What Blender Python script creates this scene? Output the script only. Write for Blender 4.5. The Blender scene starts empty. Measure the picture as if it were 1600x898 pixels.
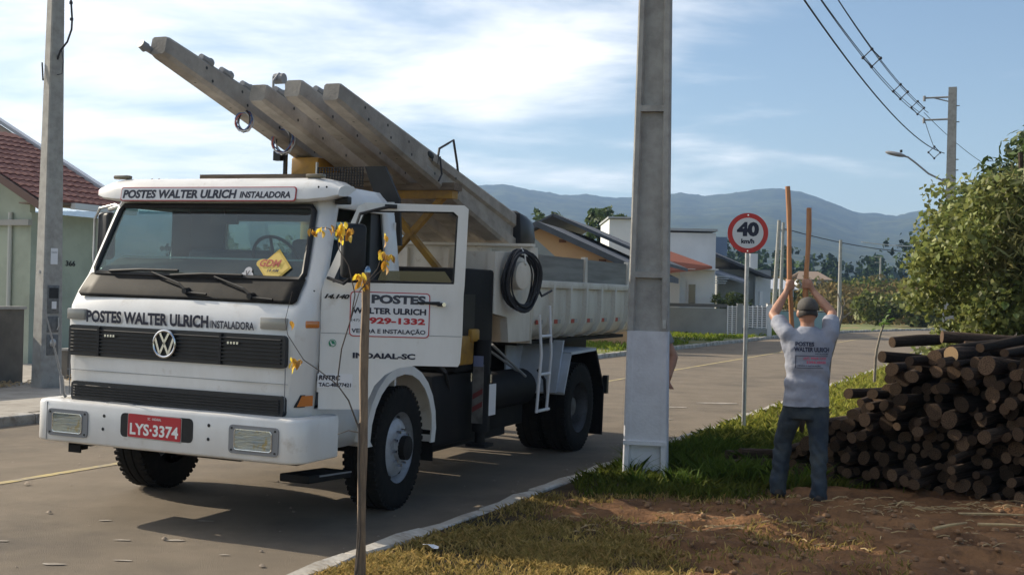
import bpy, bmesh, math, random
import numpy as np
from mathutils import Vector, Matrix, noise
from mathutils.bvhtree import BVHTree
R = math.radians
random.seed(7); rng = np.random.default_rng(7)
scene = bpy.context.scene
C = scene.collection
# ------------------------------------------------------------------ camera, sky, sun, exposure
F_PX, ROLL, PITCH, CAM_H = 1850.0, R(1.3), math.atan(11/1850), 1.80
cam_data = bpy.data.cameras.new('camera'); cam = bpy.data.objects.new('camera', cam_data); C.objects.link(cam)
cam_data.sensor_width = 36.0; cam_data.lens = 36.0*F_PX/1600; cam_data.clip_start = 0.1; cam_data.clip_end = 12000
cam.location = (0, 0, CAM_H)
cam.rotation_euler = (Matrix.Rotation(R(90)+PITCH, 4, 'X') @ Matrix.Rotation(ROLL, 4, 'Z')).to_euler()
scene.camera = cam
SUN_DIR = Vector((-0.891, 0.454, math.tan(R(29.5)))).normalized()      # towards the sun
world = bpy.data.worlds.new('World'); scene.world = world; world.use_nodes = True
wn, wl = world.node_tree.nodes, world.node_tree.links
wn.clear()
def N(tree, kind, **kw):
    n = tree.nodes.new(kind)
    for k, v in kw.items(): setattr(n, k, v)
    return n
wt = world.node_tree
sky = N(wt, 'ShaderNodeTexSky', sky_type='NISHITA', sun_disc=False, sun_elevation=R(29.5), sun_rotation=math.atan2(SUN_DIR.x, SUN_DIR.y),
        altitude=60, air_density=1.0, dust_density=0.25, ozone_density=1.0)
tc = N(wt, 'ShaderNodeTexCoord')
sep = N(wt, 'ShaderNodeSeparateXYZ'); wl.new(tc.outputs['Generated'], sep.inputs[0])
# clouds on a flat layer: direction / (height + a little)
zz = N(wt, 'ShaderNodeMath', operation='MAXIMUM'); wl.new(sep.outputs[2], zz.inputs[0]); zz.inputs[1].default_value = 0.0
za = N(wt, 'ShaderNodeMath', operation='ADD'); wl.new(zz.outputs[0], za.inputs[0]); za.inputs[1].default_value = 0.10
dv = N(wt, 'ShaderNodeVectorMath', operation='DIVIDE'); cmb = N(wt, 'ShaderNodeCombineXYZ')
for i in range(3): wl.new(za.outputs[0], cmb.inputs[i])
wl.new(tc.outputs['Generated'], dv.inputs[0]); wl.new(cmb.outputs[0], dv.inputs[1])
mp = N(wt, 'ShaderNodeMapping'); mp.inputs['Scale'].default_value = (0.62, 0.85, 0.0); mp.inputs['Location'].default_value = (4.3, 3.1, 0.0); mp.inputs['Rotation'].default_value = (0, 0, R(-12))
wl.new(dv.outputs[0], mp.inputs['Vector'])
cn = N(wt, 'ShaderNodeTexNoise'); cn.inputs['Scale'].default_value = 1.15; cn.inputs['Detail'].default_value = 9; cn.inputs['Roughness'].default_value = 0.56; cn.inputs['Distortion'].default_value = 0.25
wl.new(mp.outputs[0], cn.inputs['Vector'])
# cloud cover is thicker on the sun's side of the sky
dot = N(wt, 'ShaderNodeVectorMath', operation='DOT_PRODUCT'); wl.new(tc.outputs['Generated'], dot.inputs[0]); dot.inputs[1].default_value = SUN_DIR
cov = N(wt, 'ShaderNodeMath', operation='MULTIPLY_ADD'); wl.new(dot.outputs['Value'], cov.inputs[0]); cov.inputs[1].default_value = 0.42; wl.new(cn.outputs[0], cov.inputs[2])
cr = N(wt, 'ShaderNodeMapRange', interpolation_type='SMOOTHSTEP'); wl.new(cov.outputs[0], cr.inputs['Value'])
cr.inputs['From Min'].default_value = 0.60; cr.inputs['From Max'].default_value = 0.90; cr.inputs['To Max'].default_value = 0.9
cm = N(wt, 'ShaderNodeMix', data_type='RGBA'); wl.new(cr.outputs[0], cm.inputs['Factor'])
wl.new(sky.outputs[0], cm.inputs['A']); cm.inputs['B'].default_value = (12.6, 12.2, 11.7, 1)
bg = N(wt, 'ShaderNodeBackground'); bg.inputs['Strength'].default_value = 0.10; wl.new(cm.outputs['Result'], bg.inputs['Color'])
wo = N(wt, 'ShaderNodeOutputWorld'); wl.new(bg.outputs[0], wo.inputs['Surface'])
sun_data = bpy.data.lights.new('sun', 'SUN'); sun_data.energy = 5.0; sun_data.angle = R(0.55); sun_data.color = (1.0, 0.89, 0.72)
sun = bpy.data.objects.new('sun', sun_data); C.objects.link(sun); sun.location = (-40, 20, 60)
sun.rotation_euler = SUN_DIR.to_track_quat('Z', 'Y').to_euler()
vs = scene.view_settings; vs.view_transform = 'Standard'; vs.look = 'None'; vs.exposure = 0.42; vs.gamma = 1.0; vs.use_curve_mapping = False
scene.cycles.volume_bounces = 0; scene.cycles.max_bounces = 8; scene.cycles.transparent_max_bounces = 24
scene.cycles.use_denoising = True

# ------------------------------------------------------------------ helpers
MATS = {}
def mat(name, col, rough=0.6, metal=0.0, col2=None, scale=6.0, lo=0.4, hi=0.65, bump=0.0, bscale=60.0, spec=0.5, coat=0.0, stretch=None, col3=None, scale3=1.2, lo3=0.5, hi3=0.7, attr=None, trans=0.0):
    if name in MATS: return MATS[name]
    m = bpy.data.materials.new(name); m.use_nodes = True; t = m.node_tree; b = t.nodes['Principled BSDF']; L = t.links.new
    b.inputs['Roughness'].default_value = rough; b.inputs['Metallic'].default_value = metal; b.inputs['Specular IOR Level'].default_value = spec
    b.inputs['Coat Weight'].default_value = coat
    b.inputs['Base Color'].default_value = (*col, 1)
    co = N(t, 'ShaderNodeTexCoord'); src = co.outputs['Object']
    if stretch:
        mpn = N(t, 'ShaderNodeMapping'); mpn.inputs['Scale'].default_value = stretch; L(src, mpn.inputs[0]); src = mpn.outputs[0]
    cur = None
    if col2:
        n = N(t, 'ShaderNodeTexNoise'); n.inputs['Scale'].default_value = scale; n.inputs['Detail'].default_value = 6; n.inputs['Roughness'].default_value = 0.62; L(src, n.inputs['Vector'])
        r = N(t, 'ShaderNodeMapRange'); r.inputs['From Min'].default_value = lo; r.inputs['From Max'].default_value = hi; L(n.outputs[0], r.inputs['Value'])
        x = N(t, 'ShaderNodeMix', data_type='RGBA'); x.inputs['A'].default_value = (*col, 1); x.inputs['B'].default_value = (*col2, 1); L(r.outputs[0], x.inputs['Factor'])
        cur = x.outputs['Result']
    if col3:
        n = N(t, 'ShaderNodeTexNoise'); n.inputs['Scale'].default_value = scale3; n.inputs['Detail'].default_value = 8; n.inputs['Roughness'].default_value = 0.65; L(co.outputs['Object'], n.inputs['Vector'])
        r = N(t, 'ShaderNodeMapRange'); r.inputs['From Min'].default_value = lo3; r.inputs['From Max'].default_value = hi3; L(n.outputs[0], r.inputs['Value'])
        x = N(t, 'ShaderNodeMix', data_type='RGBA'); x.inputs['A'].default_value = (*col, 1); x.inputs['B'].default_value = (*col3, 1); L(r.outputs[0], x.inputs['Factor'])
        if cur: L(cur, x.inputs['A'])
        cur = x.outputs['Result']
    if attr:
        a = N(t, 'ShaderNodeAttribute', attribute_name=attr); x = N(t, 'ShaderNodeMix', data_type='RGBA', blend_type='MULTIPLY'); x.inputs['Factor'].default_value = 1.0
        x.inputs['A'].default_value = (*col, 1)
        if cur: L(cur, x.inputs['A'])
        L(a.outputs['Color'], x.inputs['B']); cur = x.outputs['Result']
    if cur: L(cur, b.inputs['Base Color'])
    if bump:
        n = N(t, 'ShaderNodeTexNoise'); n.inputs['Scale'].default_value = bscale; n.inputs['Detail'].default_value = 5; L(src, n.inputs['Vector'])
        bp = N(t, 'ShaderNodeBump'); bp.inputs['Strength'].default_value = bump; bp.inputs['Distance'].default_value = 0.02; L(n.outputs[0], bp.inputs['Height']); L(bp.outputs[0], b.inputs['Normal'])
    if trans:                       # thin leaf: some light comes through
        tr = N(t, 'ShaderNodeBsdfTranslucent'); tr.inputs['Color'].default_value = (min(1, col[0]*1.7), min(1, col[1]*1.9), col[2], 1)
        if cur: L(cur, tr.inputs['Color'])
        ms = N(t, 'ShaderNodeMixShader'); ms.inputs[0].default_value = trans; L(b.outputs[0], ms.inputs[1]); L(tr.outputs[0], ms.inputs[2])
        L(ms.outputs[0], t.nodes['Material Output'].inputs['Surface'])
    MATS[name] = m; return m

def glass_mat(name, tint, refl=0.25, rough=0.02, painted_haze=0.0):
    if name in MATS: return MATS[name]
    m = bpy.data.materials.new(name); m.use_nodes = True; t = m.node_tree; t.nodes.clear()
    o = N(t, 'ShaderNodeOutputMaterial'); a = N(t, 'ShaderNodeBsdfTransparent'); a.inputs[0].default_value = (*tint, 1)
    g = N(t, 'ShaderNodeBsdfGlossy'); g.inputs['Roughness'].default_value = rough; g.inputs[0].default_value = (0.9, 0.97, 0.95, 1)
    lw = N(t, 'ShaderNodeLayerWeight'); lw.inputs['Blend'].default_value = 0.35
    r = N(t, 'ShaderNodeMapRange'); r.inputs['To Min'].default_value = refl*0.45; r.inputs['To Max'].default_value = min(1, refl*3.2); t.links.new(lw.outputs['Fresnel'], r.inputs['Value'])
    x = N(t, 'ShaderNodeMixShader'); t.links.new(r.outputs[0], x.inputs[0]); t.links.new(a.outputs[0], x.inputs[1]); t.links.new(g.outputs[0], x.inputs[2]); sh = x.outputs[0]
    if painted_haze:                        # patchy diffuse layer painting a hazy grey-green reflection on the pane
        df = N(t, 'ShaderNodeBsdfDiffuse'); df.inputs[0].default_value = (0.42, 0.47, 0.44, 1); nz_ = N(t, 'ShaderNodeTexNoise'); nz_.inputs['Scale'].default_value = 2.5; nz_.inputs['Detail'].default_value = 5
        rg = N(t, 'ShaderNodeMapRange'); rg.inputs['From Min'].default_value = .35; rg.inputs['From Max'].default_value = .75; rg.inputs['To Min'].default_value = painted_haze*.4; rg.inputs['To Max'].default_value = painted_haze*2; t.links.new(nz_.outputs[0], rg.inputs['Value'])
        y = N(t, 'ShaderNodeMixShader'); t.links.new(rg.outputs[0], y.inputs[0]); t.links.new(sh, y.inputs[1]); t.links.new(df.outputs[0], y.inputs[2]); sh = y.outputs[0]
    t.links.new(sh, o.inputs['Surface'])
    MATS[name] = m; return m

class Mb:
    def __init__(s): s.v = []; s.f = []; s.mi = []
    def add(s, vs, fs, mi=0):
        k = len(s.v); s.v += [tuple(p) for p in vs]; s.f += [tuple(i+k for i in f) for f in fs]; s.mi += [mi]*len(fs); return s
    def box(s, x0, x1, y0, y1, z0, z1, mi=0, M=None):
        vs = [Vector((x, y, z)) for z in (z0, z1) for y in (y0, y1) for x in (x0, x1)]
        if M is not None: vs = [M @ p for p in vs]
        return s.add(vs, [(0, 2, 3, 1), (4, 5, 7, 6), (0, 1, 5, 4), (1, 3, 7, 5), (3, 2, 6, 7), (2, 0, 4, 6)], mi)
    def cyl(s, p0, p1, r0, r1=None, n=12, caps=True, mi=0, cmi=None):
        p0, p1 = Vector(p0), Vector(p1); r1 = r0 if r1 is None else r1
        d = (p1-p0).normalized(); a = d.orthogonal().normalized(); b = d.cross(a)
        vs = [p+(a*math.cos(2*math.pi*i/n)+b*math.sin(2*math.pi*i/n))*r for p, r in ((p0, r0), (p1, r1)) for i in range(n)]
        s.add(vs, [(i, (i+1) % n, n+(i+1) % n, n+i) for i in range(n)], mi)
        if caps:
            k = len(s.v)-2*n; s.f += [tuple(k+i for i in reversed(range(n))), tuple(k+n+i for i in range(n))]; s.mi += [mi if cmi is None else cmi]*2
        return s
    def tube(s, pts, r, n=8, closed=False, mi=0):
        pts = [Vector(p) for p in pts]; m = len(pts); rs = r if isinstance(r, (list, tuple)) else [r]*m
        vs = []; prev = None
        for i, p in enumerate(pts):
            if closed: d = pts[(i+1) % m]-pts[i-1]
            else: d = pts[min(i+1, m-1)]-pts[max(i-1, 0)]
            d = d.normalized() if d.length > 1e-9 else Vector((0, 0, 1))
            a = d.orthogonal().normalized() if prev is None else (prev-d*prev.dot(d)).normalized()
            prev = a; b = d.cross(a)
            vs += [p+(a*math.cos(2*math.pi*j/n)+b*math.sin(2*math.pi*j/n))*rs[i] for j in range(n)]
        fs = []
        for i in range(m if closed else m-1):
            q = (i+1) % m
            fs += [(i*n+j, i*n+(j+1) % n, q*n+(j+1) % n, q*n+j) for j in range(n)]
        if not closed: fs += [tuple(reversed(range(n))), tuple((m-1)*n+j for j in range(n))]
        return s.add(vs, fs, mi)
    def lathe(s, prof, M, n=32, mi=0, close=False):           # prof: (radius, height) about local Z
        vs = [M @ Vector((r*math.cos(2*math.pi*i/n), r*math.sin(2*math.pi*i/n), h)) for r, h in prof for i in range(n)]
        m = len(prof); fs = []
        for k in range(m if close else m-1):
            q = (k+1) % m
            fs += [(k*n+i, k*n+(i+1) % n, q*n+(i+1) % n, q*n+i) for i in range(n)]
        return s.add(vs, fs, mi)
    def disc(s, c, nrm, r, n=16, mi=0):
        c, d = Vector(c), Vector(nrm).normalized(); a = d.orthogonal().normalized(); b = d.cross(a)
        return s.add([c+(a*math.cos(2*math.pi*i/n)+b*math.sin(2*math.pi*i/n))*r for i in range(n)], [tuple(range(n))], mi)
    def prism(s, poly, off, mi=0):
        n = len(poly); off = Vector(off); poly = [Vector(p) for p in poly]
        return s.add(poly+[p+off for p in poly], [tuple(reversed(range(n))), tuple(range(n, 2*n))]+[(i, (i+1) % n, n+(i+1) % n, n+i) for i in range(n)], mi)
    def ball(s, c, r, nu=12, nv=8, M=None, mi=0):
        c = Vector(c); r = Vector(r) if not isinstance(r, (int, float)) else Vector((r, r, r)); vs = []
        for j in range(1, nv):
            for i in range(nu):
                th, ph = math.pi*j/nv, 2*math.pi*i/nu
                p = Vector((r.x*math.sin(th)*math.cos(ph), r.y*math.sin(th)*math.sin(ph), r.z*math.cos(th)))
                vs.append(c+(M @ p if M is not None else p))
        top, bot = Vector((0, 0, r.z)), Vector((0, 0, -r.z))
        vs += [c+(M @ top if M is not None else top), c+(M @ bot if M is not None else bot)]
        fs = [(j*nu+i, (j+1)*nu+i, (j+1)*nu+(i+1) % nu, j*nu+(i+1) % nu) for j in range(nv-2) for i in range(nu)]
        t, b = len(vs)-2, len(vs)-1
        fs += [(t, i, (i+1) % nu) for i in range(nu)]+[(b, (nv-2)*nu+(i+1) % nu, (nv-2)*nu+i) for i in range(nu)]
        return s.add(vs, fs, mi)
    def caps(s, p0, p1, r0, r1, n=12):                        # tapered limb with round ends
        s.cyl(p0, p1, r0, r1, n); s.ball(p0, r0, n, 8); s.ball(p1, r1, n, 8); return s
    def mesh(s, name, mats, smooth=False, bevel=0, segs=2, angle=35, recalc=True):
        me = bpy.data.meshes.new(name); me.from_pydata(s.v, [], s.f)
        for m in (mats if isinstance(mats, (list, tuple)) else [mats]): me.materials.append(m)
        if any(s.mi): me.polygons.foreach_set('material_index', s.mi)
        if recalc or bevel:
            b = bmesh.new(); b.from_mesh(me)
            if recalc: bmesh.ops.recalc_face_normals(b, faces=b.faces)
            if bevel:
                es = [e for e in b.edges if len(e.link_faces) == 2 and e.calc_face_angle(0) > R(30)]
                bmesh.ops.bevel(b, geom=es, offset=bevel, segments=segs, affect='EDGES', profile=0.5, clamp_overlap=True)
            b.to_mesh(me); b.free()
        if smooth or bevel:
            me.polygons.foreach_set('use_smooth', [True]*len(me.polygons)); me.set_sharp_from_angle(angle=R(angle))
        me.update(); return me
    def build(s, name, mats, parent=None, **kw): return link(name, s.mesh(name, mats, **kw), parent)

def link(name, data, parent=None, M=None):
    o = bpy.data.objects.new(name, data); C.objects.link(o)
    if parent is not None: o.parent = parent
    if M is not None: o.matrix_local = M
    return o
def tag(o, label=None, cat=None, group=None, kind=None):
    if label: o['label'] = label
    if cat: o['category'] = cat
    if group: o['group'] = group
    if kind: o['kind'] = kind
    return o
def thing(name, label, cat, M=None, group=None):
    o = link(name, None); o.empty_display_size = 0.2
    if M is not None: o.matrix_world = M
    return tag(o, label, cat, group)
def copy_tree(o, parent=None):
    c = o.copy(); C.objects.link(c); c.parent = parent
    for ch in list(o.children): copy_tree(ch, c)
    return c
def text_mesh(s, width=None, height=0.1, bold=0.0, shear=0.0, align='LEFT', depth=0.0, spacing=1.0):
    cu = bpy.data.curves.new('lettering', 'FONT'); cu.body = s; cu.size = 1.0; cu.offset = bold; cu.shear = shear; cu.extrude = depth; cu.resolution_u = 3; cu.space_character = spacing
    ob = bpy.data.objects.new('tmp', cu); C.objects.link(ob)
    dg = bpy.context.evaluated_depsgraph_get(); me = bpy.data.meshes.new_from_object(ob.evaluated_get(dg))
    bpy.data.objects.remove(ob); bpy.data.curves.remove(cu)
    co = np.empty(len(me.vertices)*3); me.vertices.foreach_get('co', co); co = co.reshape(-1, 3)
    mn, mx = co.min(0), co.max(0); sy = height/(mx[1]-mn[1]); sx = width/(mx[0]-mn[0]) if width else sy
    co[:, 0] = (co[:, 0]-mn[0])*sx; co[:, 1] = (co[:, 1]-mn[1])*sy
    if align == 'CENTER': co[:, 0] -= (mx[0]-mn[0])*sx/2
    me.vertices.foreach_set('co', co.ravel()); me.update(); return me
def text(name, s, m, parent, M, **kw):
    me = text_mesh(s, **kw); me.materials.append(m); return link(name, me, parent, M)
def frameM(o, x, y):                                          # matrix with columns x, y, x cross y at o
    x = Vector(x).normalized(); z = x.cross(Vector(y)).normalized(); y = z.cross(x)
    return Matrix(((x.x, y.x, z.x, o[0]), (x.y, y.y, z.y, o[1]), (x.z, y.z, z.z, o[2]), (0, 0, 0, 1)))
def np_mesh(name, verts, faces, mats, smooth=False, tint=None):
    """verts (n,3), faces (m,k) uniform polygons; tint one colour per face."""
    me = bpy.data.meshes.new(name); m, k = faces.shape
    me.vertices.add(len(verts)); me.vertices.foreach_set('co', np.asarray(verts, np.float32).ravel())
    me.loops.add(m*k); me.loops.foreach_set('vertex_index', faces.astype(np.int32).ravel())
    me.polygons.add(m); me.polygons.foreach_set('loop_start', np.arange(0, m*k, k, dtype=np.int32))
    me.update(calc_edges=True)
    for x in (mats if isinstance(mats, (list, tuple)) else [mats]): me.materials.append(x)
    if smooth: me.polygons.foreach_set('use_smooth', [True]*m)
    if tint is not None:
        a = me.color_attributes.new('tint', 'FLOAT_COLOR', 'CORNER'); c = np.ones((m*k, 4), np.float32); c[:, :3] = np.repeat(tint, k, axis=0); a.data.foreach_set('color', c.ravel())
    me.validate(); return me
def remeshed(name, mb, voxel, m, parent=None, smooth=6, cut=None):
    tmp = bpy.data.objects.new('tmp', mb.mesh('tmp', m)); C.objects.link(tmp)
    r = tmp.modifiers.new('r', 'REMESH'); r.mode = 'VOXEL'; r.voxel_size = voxel; r.use_smooth_shade = True
    sm = tmp.modifiers.new('s', 'SMOOTH'); sm.iterations = smooth; sm.factor = 0.5
    dg = bpy.context.evaluated_depsgraph_get(); me = bpy.data.meshes.new_from_object(tmp.evaluated_get(dg)); bpy.data.objects.remove(tmp)
    if cut:
        b = bmesh.new(); b.from_mesh(me)
        for co, no in cut: bmesh.ops.bisect_plane(b, geom=b.verts[:]+b.edges[:]+b.faces[:], plane_co=co, plane_no=no, clear_outer=True)
        b.to_mesh(me); b.free()
    me.materials.clear(); me.materials.append(m); me.polygons.foreach_set('use_smooth', [True]*len(me.polygons)); me.name = name
    return link(name, me, parent)

# ------------------------------------------------------------------ materials
M_asphalt = mat('asphalt', (0.165, 0.135, 0.10), 0.9, spec=0.25, col2=(0.215, 0.175, 0.13), scale=1.6, lo=0.35, hi=0.7, bump=0.6, bscale=170, col3=(0.115, 0.097, 0.077), scale3=0.45, lo3=0.50, hi3=0.68)
M_conc = mat('concrete', (0.36, 0.35, 0.325), 0.88, col2=(0.27, 0.26, 0.24), scale=7, bump=0.25, bscale=45, col3=(0.42, 0.41, 0.385), scale3=1.5)
M_conc_old = mat('post_concrete', (0.33, 0.305, 0.27), 0.9, col2=(0.24, 0.22, 0.195), scale=5, bump=0.3, bscale=50, col3=(0.40, 0.37, 0.33), scale3=2.2)
M_white = mat('white_truck_paint', (0.74, 0.735, 0.72), 0.34, col2=(0.63, 0.61, 0.575), scale=2.0, lo=0.42, hi=0.8, coat=0.25, stretch=(1.6, 1.6, .5), col3=(0.42, 0.36, 0.29), scale3=5, lo3=0.60, hi3=0.84)
M_body = mat('dump_body_paint', (0.66, 0.62, 0.55), 0.55, col2=(0.48, 0.43, 0.36), scale=3.0, lo=0.42, hi=0.75, stretch=(1, 1, .35), col3=(0.33, 0.24, 0.165), scale3=8, lo3=0.60, hi3=0.78)
M_fender = mat('pale_blue_paint', (0.56, 0.60, 0.66), 0.5, col2=(0.47, 0.49, 0.52), scale=3)
M_black = mat('black_plastic', (0.012, 0.0125, 0.014), 0.5, col2=(0.02, 0.02, 0.022), scale=8, spec=0.35)
M_blackm = mat('black_metal', (0.009, 0.009, 0.010), 0.7, spec=0.25, col2=(0.02, 0.017, 0.015), scale=6, lo=0.5, hi=0.8)
M_grille = mat('grille_black', (0.014, 0.016, 0.02), 0.42)
M_rubber = mat('rubber', (0.010, 0.010, 0.010), 0.9, spec=0.2, col2=(0.022, 0.019, 0.016), scale=14, lo=0.45, hi=0.8, bump=0.2, bscale=80)
M_rim = mat('rim_paint', (0.40, 0.42, 0.46), 0.42, metal=0.25, col2=(0.28, 0.28, 0.29), scale=8)
M_chrome = mat('chrome', (0.75, 0.76, 0.78), 0.18, metal=1.0)
M_steel = mat('galvanised_steel', (0.48, 0.48, 0.47), 0.45, metal=0.7, col2=(0.36, 0.36, 0.36), scale=12)
M_greyp = mat('grey_plastic', (0.22, 0.225, 0.235), 0.5)
M_lens = mat('lens_dirty', (0.30, 0.29, 0.26), 0.2, coat=0.6)
M_amber = mat('amber_lens', (0.55, 0.17, 0.03), 0.25, coat=0.5)
M_ambdark = mat('dark_lamp', (0.14, 0.115, 0.07), 0.3, coat=0.4)
M_red = mat('red_plate', (0.46, 0.02, 0.03), 0.45)
M_redtape = mat('red_tape', (0.40, 0.045, 0.03), 0.5)
M_letw = mat('white_lettering', (0.82, 0.82, 0.80), 0.5)
M_letn = mat('navy_lettering', (0.012, 0.014, 0.035), 0.5)
M_letr = mat('red_lettering', (0.45, 0.02, 0.03), 0.5)
M_stick = mat('white_sticker', (0.74, 0.74, 0.76), 0.45)
M_yellow = mat('yellow_crane_paint', (0.40, 0.21, 0.02), 0.5, col2=(0.20, 0.11, 0.03), scale=5)
M_wood = mat('weathered_timber', (0.20, 0.15, 0.105), 0.85, col2=(0.11, 0.085, 0.065), scale=5, stretch=(1, 8, 8), bump=0.3)
M_stake = mat('stake_wood', (0.30, 0.21, 0.135), 0.8, col2=(0.17, 0.12, 0.085), scale=9, stretch=(6, 6, 0.7), bump=0.3)
M_handle = mat('handle_wood', (0.46, 0.21, 0.085), 0.6, col2=(0.33, 0.14, 0.06), scale=10, stretch=(5, 5, 0.6))
M_seat = mat('seat_vinyl', (0.035, 0.05, 0.075), 0.6)
M_int = mat('cab_trim', (0.07, 0.075, 0.08), 0.7)
M_wire = mat('black_cable', (0.02, 0.02, 0.025), 0.6)
# ------------------------------------------------------------------ the road's own frame: s along it, t across it (t grows towards the camera's side)
HD = R(24.5); S0, RAD = 58.0, 90.0
def P2(s, t):
    if s <= S0: h = HD; p = Vector((math.sin(HD)*s, math.cos(HD)*s)) + Vector((math.cos(HD), -math.sin(HD)))*(-8)
    else:
        a = min((s-S0)/RAD, R(60)); h = HD+a; p = P2(S0, -8) + Vector((math.cos(HD)-math.cos(h), math.sin(h)-math.sin(HD)))*RAD
        s2 = s-S0-RAD*R(60)
        if s2 > 0: p = p+Vector((math.sin(h), math.cos(h)))*s2
    return p+Vector((math.cos(h), -math.sin(h)))*(t+8)
def P3(s, t, z): p = P2(s, t); return Vector((p.x, p.y, z))
def st(x, y): return x*math.sin(HD)+y*math.cos(HD), x*math.cos(HD)-y*math.sin(HD)
def heading(s): return HD if s <= S0 else HD+min((s-S0)/RAD, R(60))
def road_z(t): return 0.03-0.011*abs(t+8)
def sm(a, b, x): x = min(1, max(0, (x-a)/(b-a))); return x*x*(3-2*x)
def fbm(x, y, z=0.0, o=4): return noise.fractal((x, y, z), 0.9, 2.1, o)
def dirt(x, y):                                               # bare soil of the verge by the log pile
    w = 0.45*fbm(x*1.1, y*1.1, 3.3)+.18*fbm(x*3.1, y*3.1, 5.1)
    return sm(0.35, 1.0, x-0.15*(9-y)+w)*sm(10.6, 9.8, y+w-0.55*max(0, min(x, 3.4)-1.7))
def verge_z(x, y):
    s, t = st(x, y); d = dirt(x, y)
    z = 0.09+0.018*fbm(x*0.9, y*0.9)+0.008*fbm(x*4, y*4)
    z += d*(0.07*fbm(x*1.1, y*2.6, 8)+0.045*fbm(x*4, y*7, 2)+0.02)
    z += 0.25*sm(0.5, 9, t)*sm(9, 16, y)
    return z*sm(-4.2, -3.3, t)+0.085*(1-sm(-4.2, -3.3, t)) if t < -3.3 else z

def sheet(name, ss, ts, zf, m, kind='structure', smooth=True):
    vs = []
    for s in ss:
        for t in ts:
            p = P2(s, t); vs.append((p.x, p.y, zf(s, t, p.x, p.y)))
    a, b = len(ss), len(ts)
    idx = np.arange(a*b).reshape(a, b)
    f = np.stack([idx[:-1, :-1], idx[:-1, 1:], idx[1:, 1:], idx[1:, :-1]], -1).reshape(-1, 4)
    return tag(link(name, np_mesh(name, np.array(vs), f, m, smooth=smooth)), kind=kind)
def lin(*seg):
    o = []
    for a, b, n in seg: o += list(np.linspace(a, b, n, endpoint=False))
    return o+[seg[-1][1]]

M_ground = mat('field_ground', (0.10, 0.13, 0.045), 0.95, col2=(0.16, 0.15, 0.06), scale=0.08, lo=0.4, hi=0.6)
M_soil = None
def soil_mat():
    m = bpy.data.materials.new('verge_soil'); m.use_nodes = True; t = m.node_tree; b = t.nodes['Principled BSDF']; L = t.links.new; b.inputs['Roughness'].default_value = 0.95; b.inputs['Specular IOR Level'].default_value = 0.2
    at = N(t, 'ShaderNodeAttribute', attribute_name='tint'); sp = N(t, 'ShaderNodeSeparateColor'); L(at.outputs['Color'], sp.inputs[0])
    co = N(t, 'ShaderNodeTexCoord')
    def nz(sc, d=6):
        n = N(t, 'ShaderNodeTexNoise'); n.inputs['Scale'].default_value = sc; n.inputs['Detail'].default_value = d; n.inputs['Roughness'].default_value = 0.65; L(co.outputs['Object'], n.inputs['Vector']); return n.outputs[0]
    def mix(f, a, c):
        x = N(t, 'ShaderNodeMix', data_type='RGBA'); L(f, x.inputs['Factor'])
        for k, v in (('A', a), ('B', c)):
            if isinstance(v, tuple): x.inputs[k].default_value = (*v, 1)
            else: L(v, x.inputs[k])
        return x.outputs['Result']
    def rr(f, lo, hi):
        r = N(t, 'ShaderNodeMapRange'); r.inputs['From Min'].default_value = lo; r.inputs['From Max'].default_value = hi; L(f, r.inputs['Value']); return r.outputs[0]
    g = mix(rr(nz(2.2), 0.4, 0.62), (0.028, 0.022, 0.012), (0.065, 0.042, 0.021))
    s = mix(rr(nz(1.6), 0.35, 0.65), (0.11, 0.055, 0.027), (0.27, 0.14, 0.064))
    s = mix(rr(nz(9, 8), 0.52, 0.75), s, (0.09, 0.05, 0.028))
    L(mix(sp.outputs[0], g, s), b.inputs['Base Color'])
    n = nz(26, 8); bp = N(t, 'ShaderNodeBump'); bp.inputs['Strength'].default_value = 0.9; bp.inputs['Distance'].default_value = 0.035; L(n, bp.inputs['Height']); L(bp.outputs[0], b.inputs['Normal'])
    return m
M_soil = soil_mat()
M_farverge = mat('lawn_soil', (0.16, 0.17, 0.05), 0.95, col2=(0.11, 0.135, 0.035), scale=0.9, col3=(0.34, 0.165, 0.085), scale3=0.35, lo3=0.56, hi3=0.64)
M_kerb = mat('kerb_concrete', (0.40, 0.37, 0.32), 0.9, col2=(0.21, 0.175, 0.135), scale=6, lo=0.45, hi=0.7, bump=0.35, bscale=40, col3=(0.54, 0.52, 0.48), scale3=2.5)
M_pave = mat('pavement_concrete', (0.34, 0.31, 0.265), 0.9, col2=(0.24, 0.215, 0.18), scale=3, bump=0.3, bscale=60)

# ground sheet to the horizon
gx = lin((-2400, -200, 12), (-200, 250, 24), (250, 2400, 12)); gy = lin((-150, 300, 24), (300, 3300, 16))
vs = np.array([(x, y, -0.14) for x in gx for y in gy]); idx = np.arange(len(vs)).reshape(len(gx), len(gy))
tag(link('ground', np_mesh('ground', vs, np.stack([idx[:-1, :-1], idx[1:, :-1], idx[1:, 1:], idx[:-1, 1:]], -1).reshape(-1, 4), M_ground)), kind='structure')
sheet('road', lin((-30, 60, 45), (60, 150, 45)), lin((-11.98, -4.02, 16)), lambda s, t, x, y: road_z(t), M_asphalt)
verge = sheet('verge', lin((-12, 4, 10), (4, 14, 150), (14, 40, 60), (40, 140, 40)), lin((-3.99, 4, 110), (4, 40, 36)), lambda s, t, x, y: verge_z(x, y) if s < 30 else 0.1, M_soil)
me = verge.data; a = me.color_attributes.new('tint', 'FLOAT_COLOR', 'POINT')
a.data.foreach_set('color', np.array([(dirt(v.co.x, v.co.y), 0, 0, 1) for v in me.vertices], np.float32).ravel())
sheet('far_verge', lin((21, 60, 40), (60, 150, 40)), lin((-60, -20, 12), (-20, -12.16, 16)), lambda s, t, x, y: 0.11+0.05*fbm(x*0.3, y*0.3)*sm(-12.3, -14, t), M_farverge)
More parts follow.
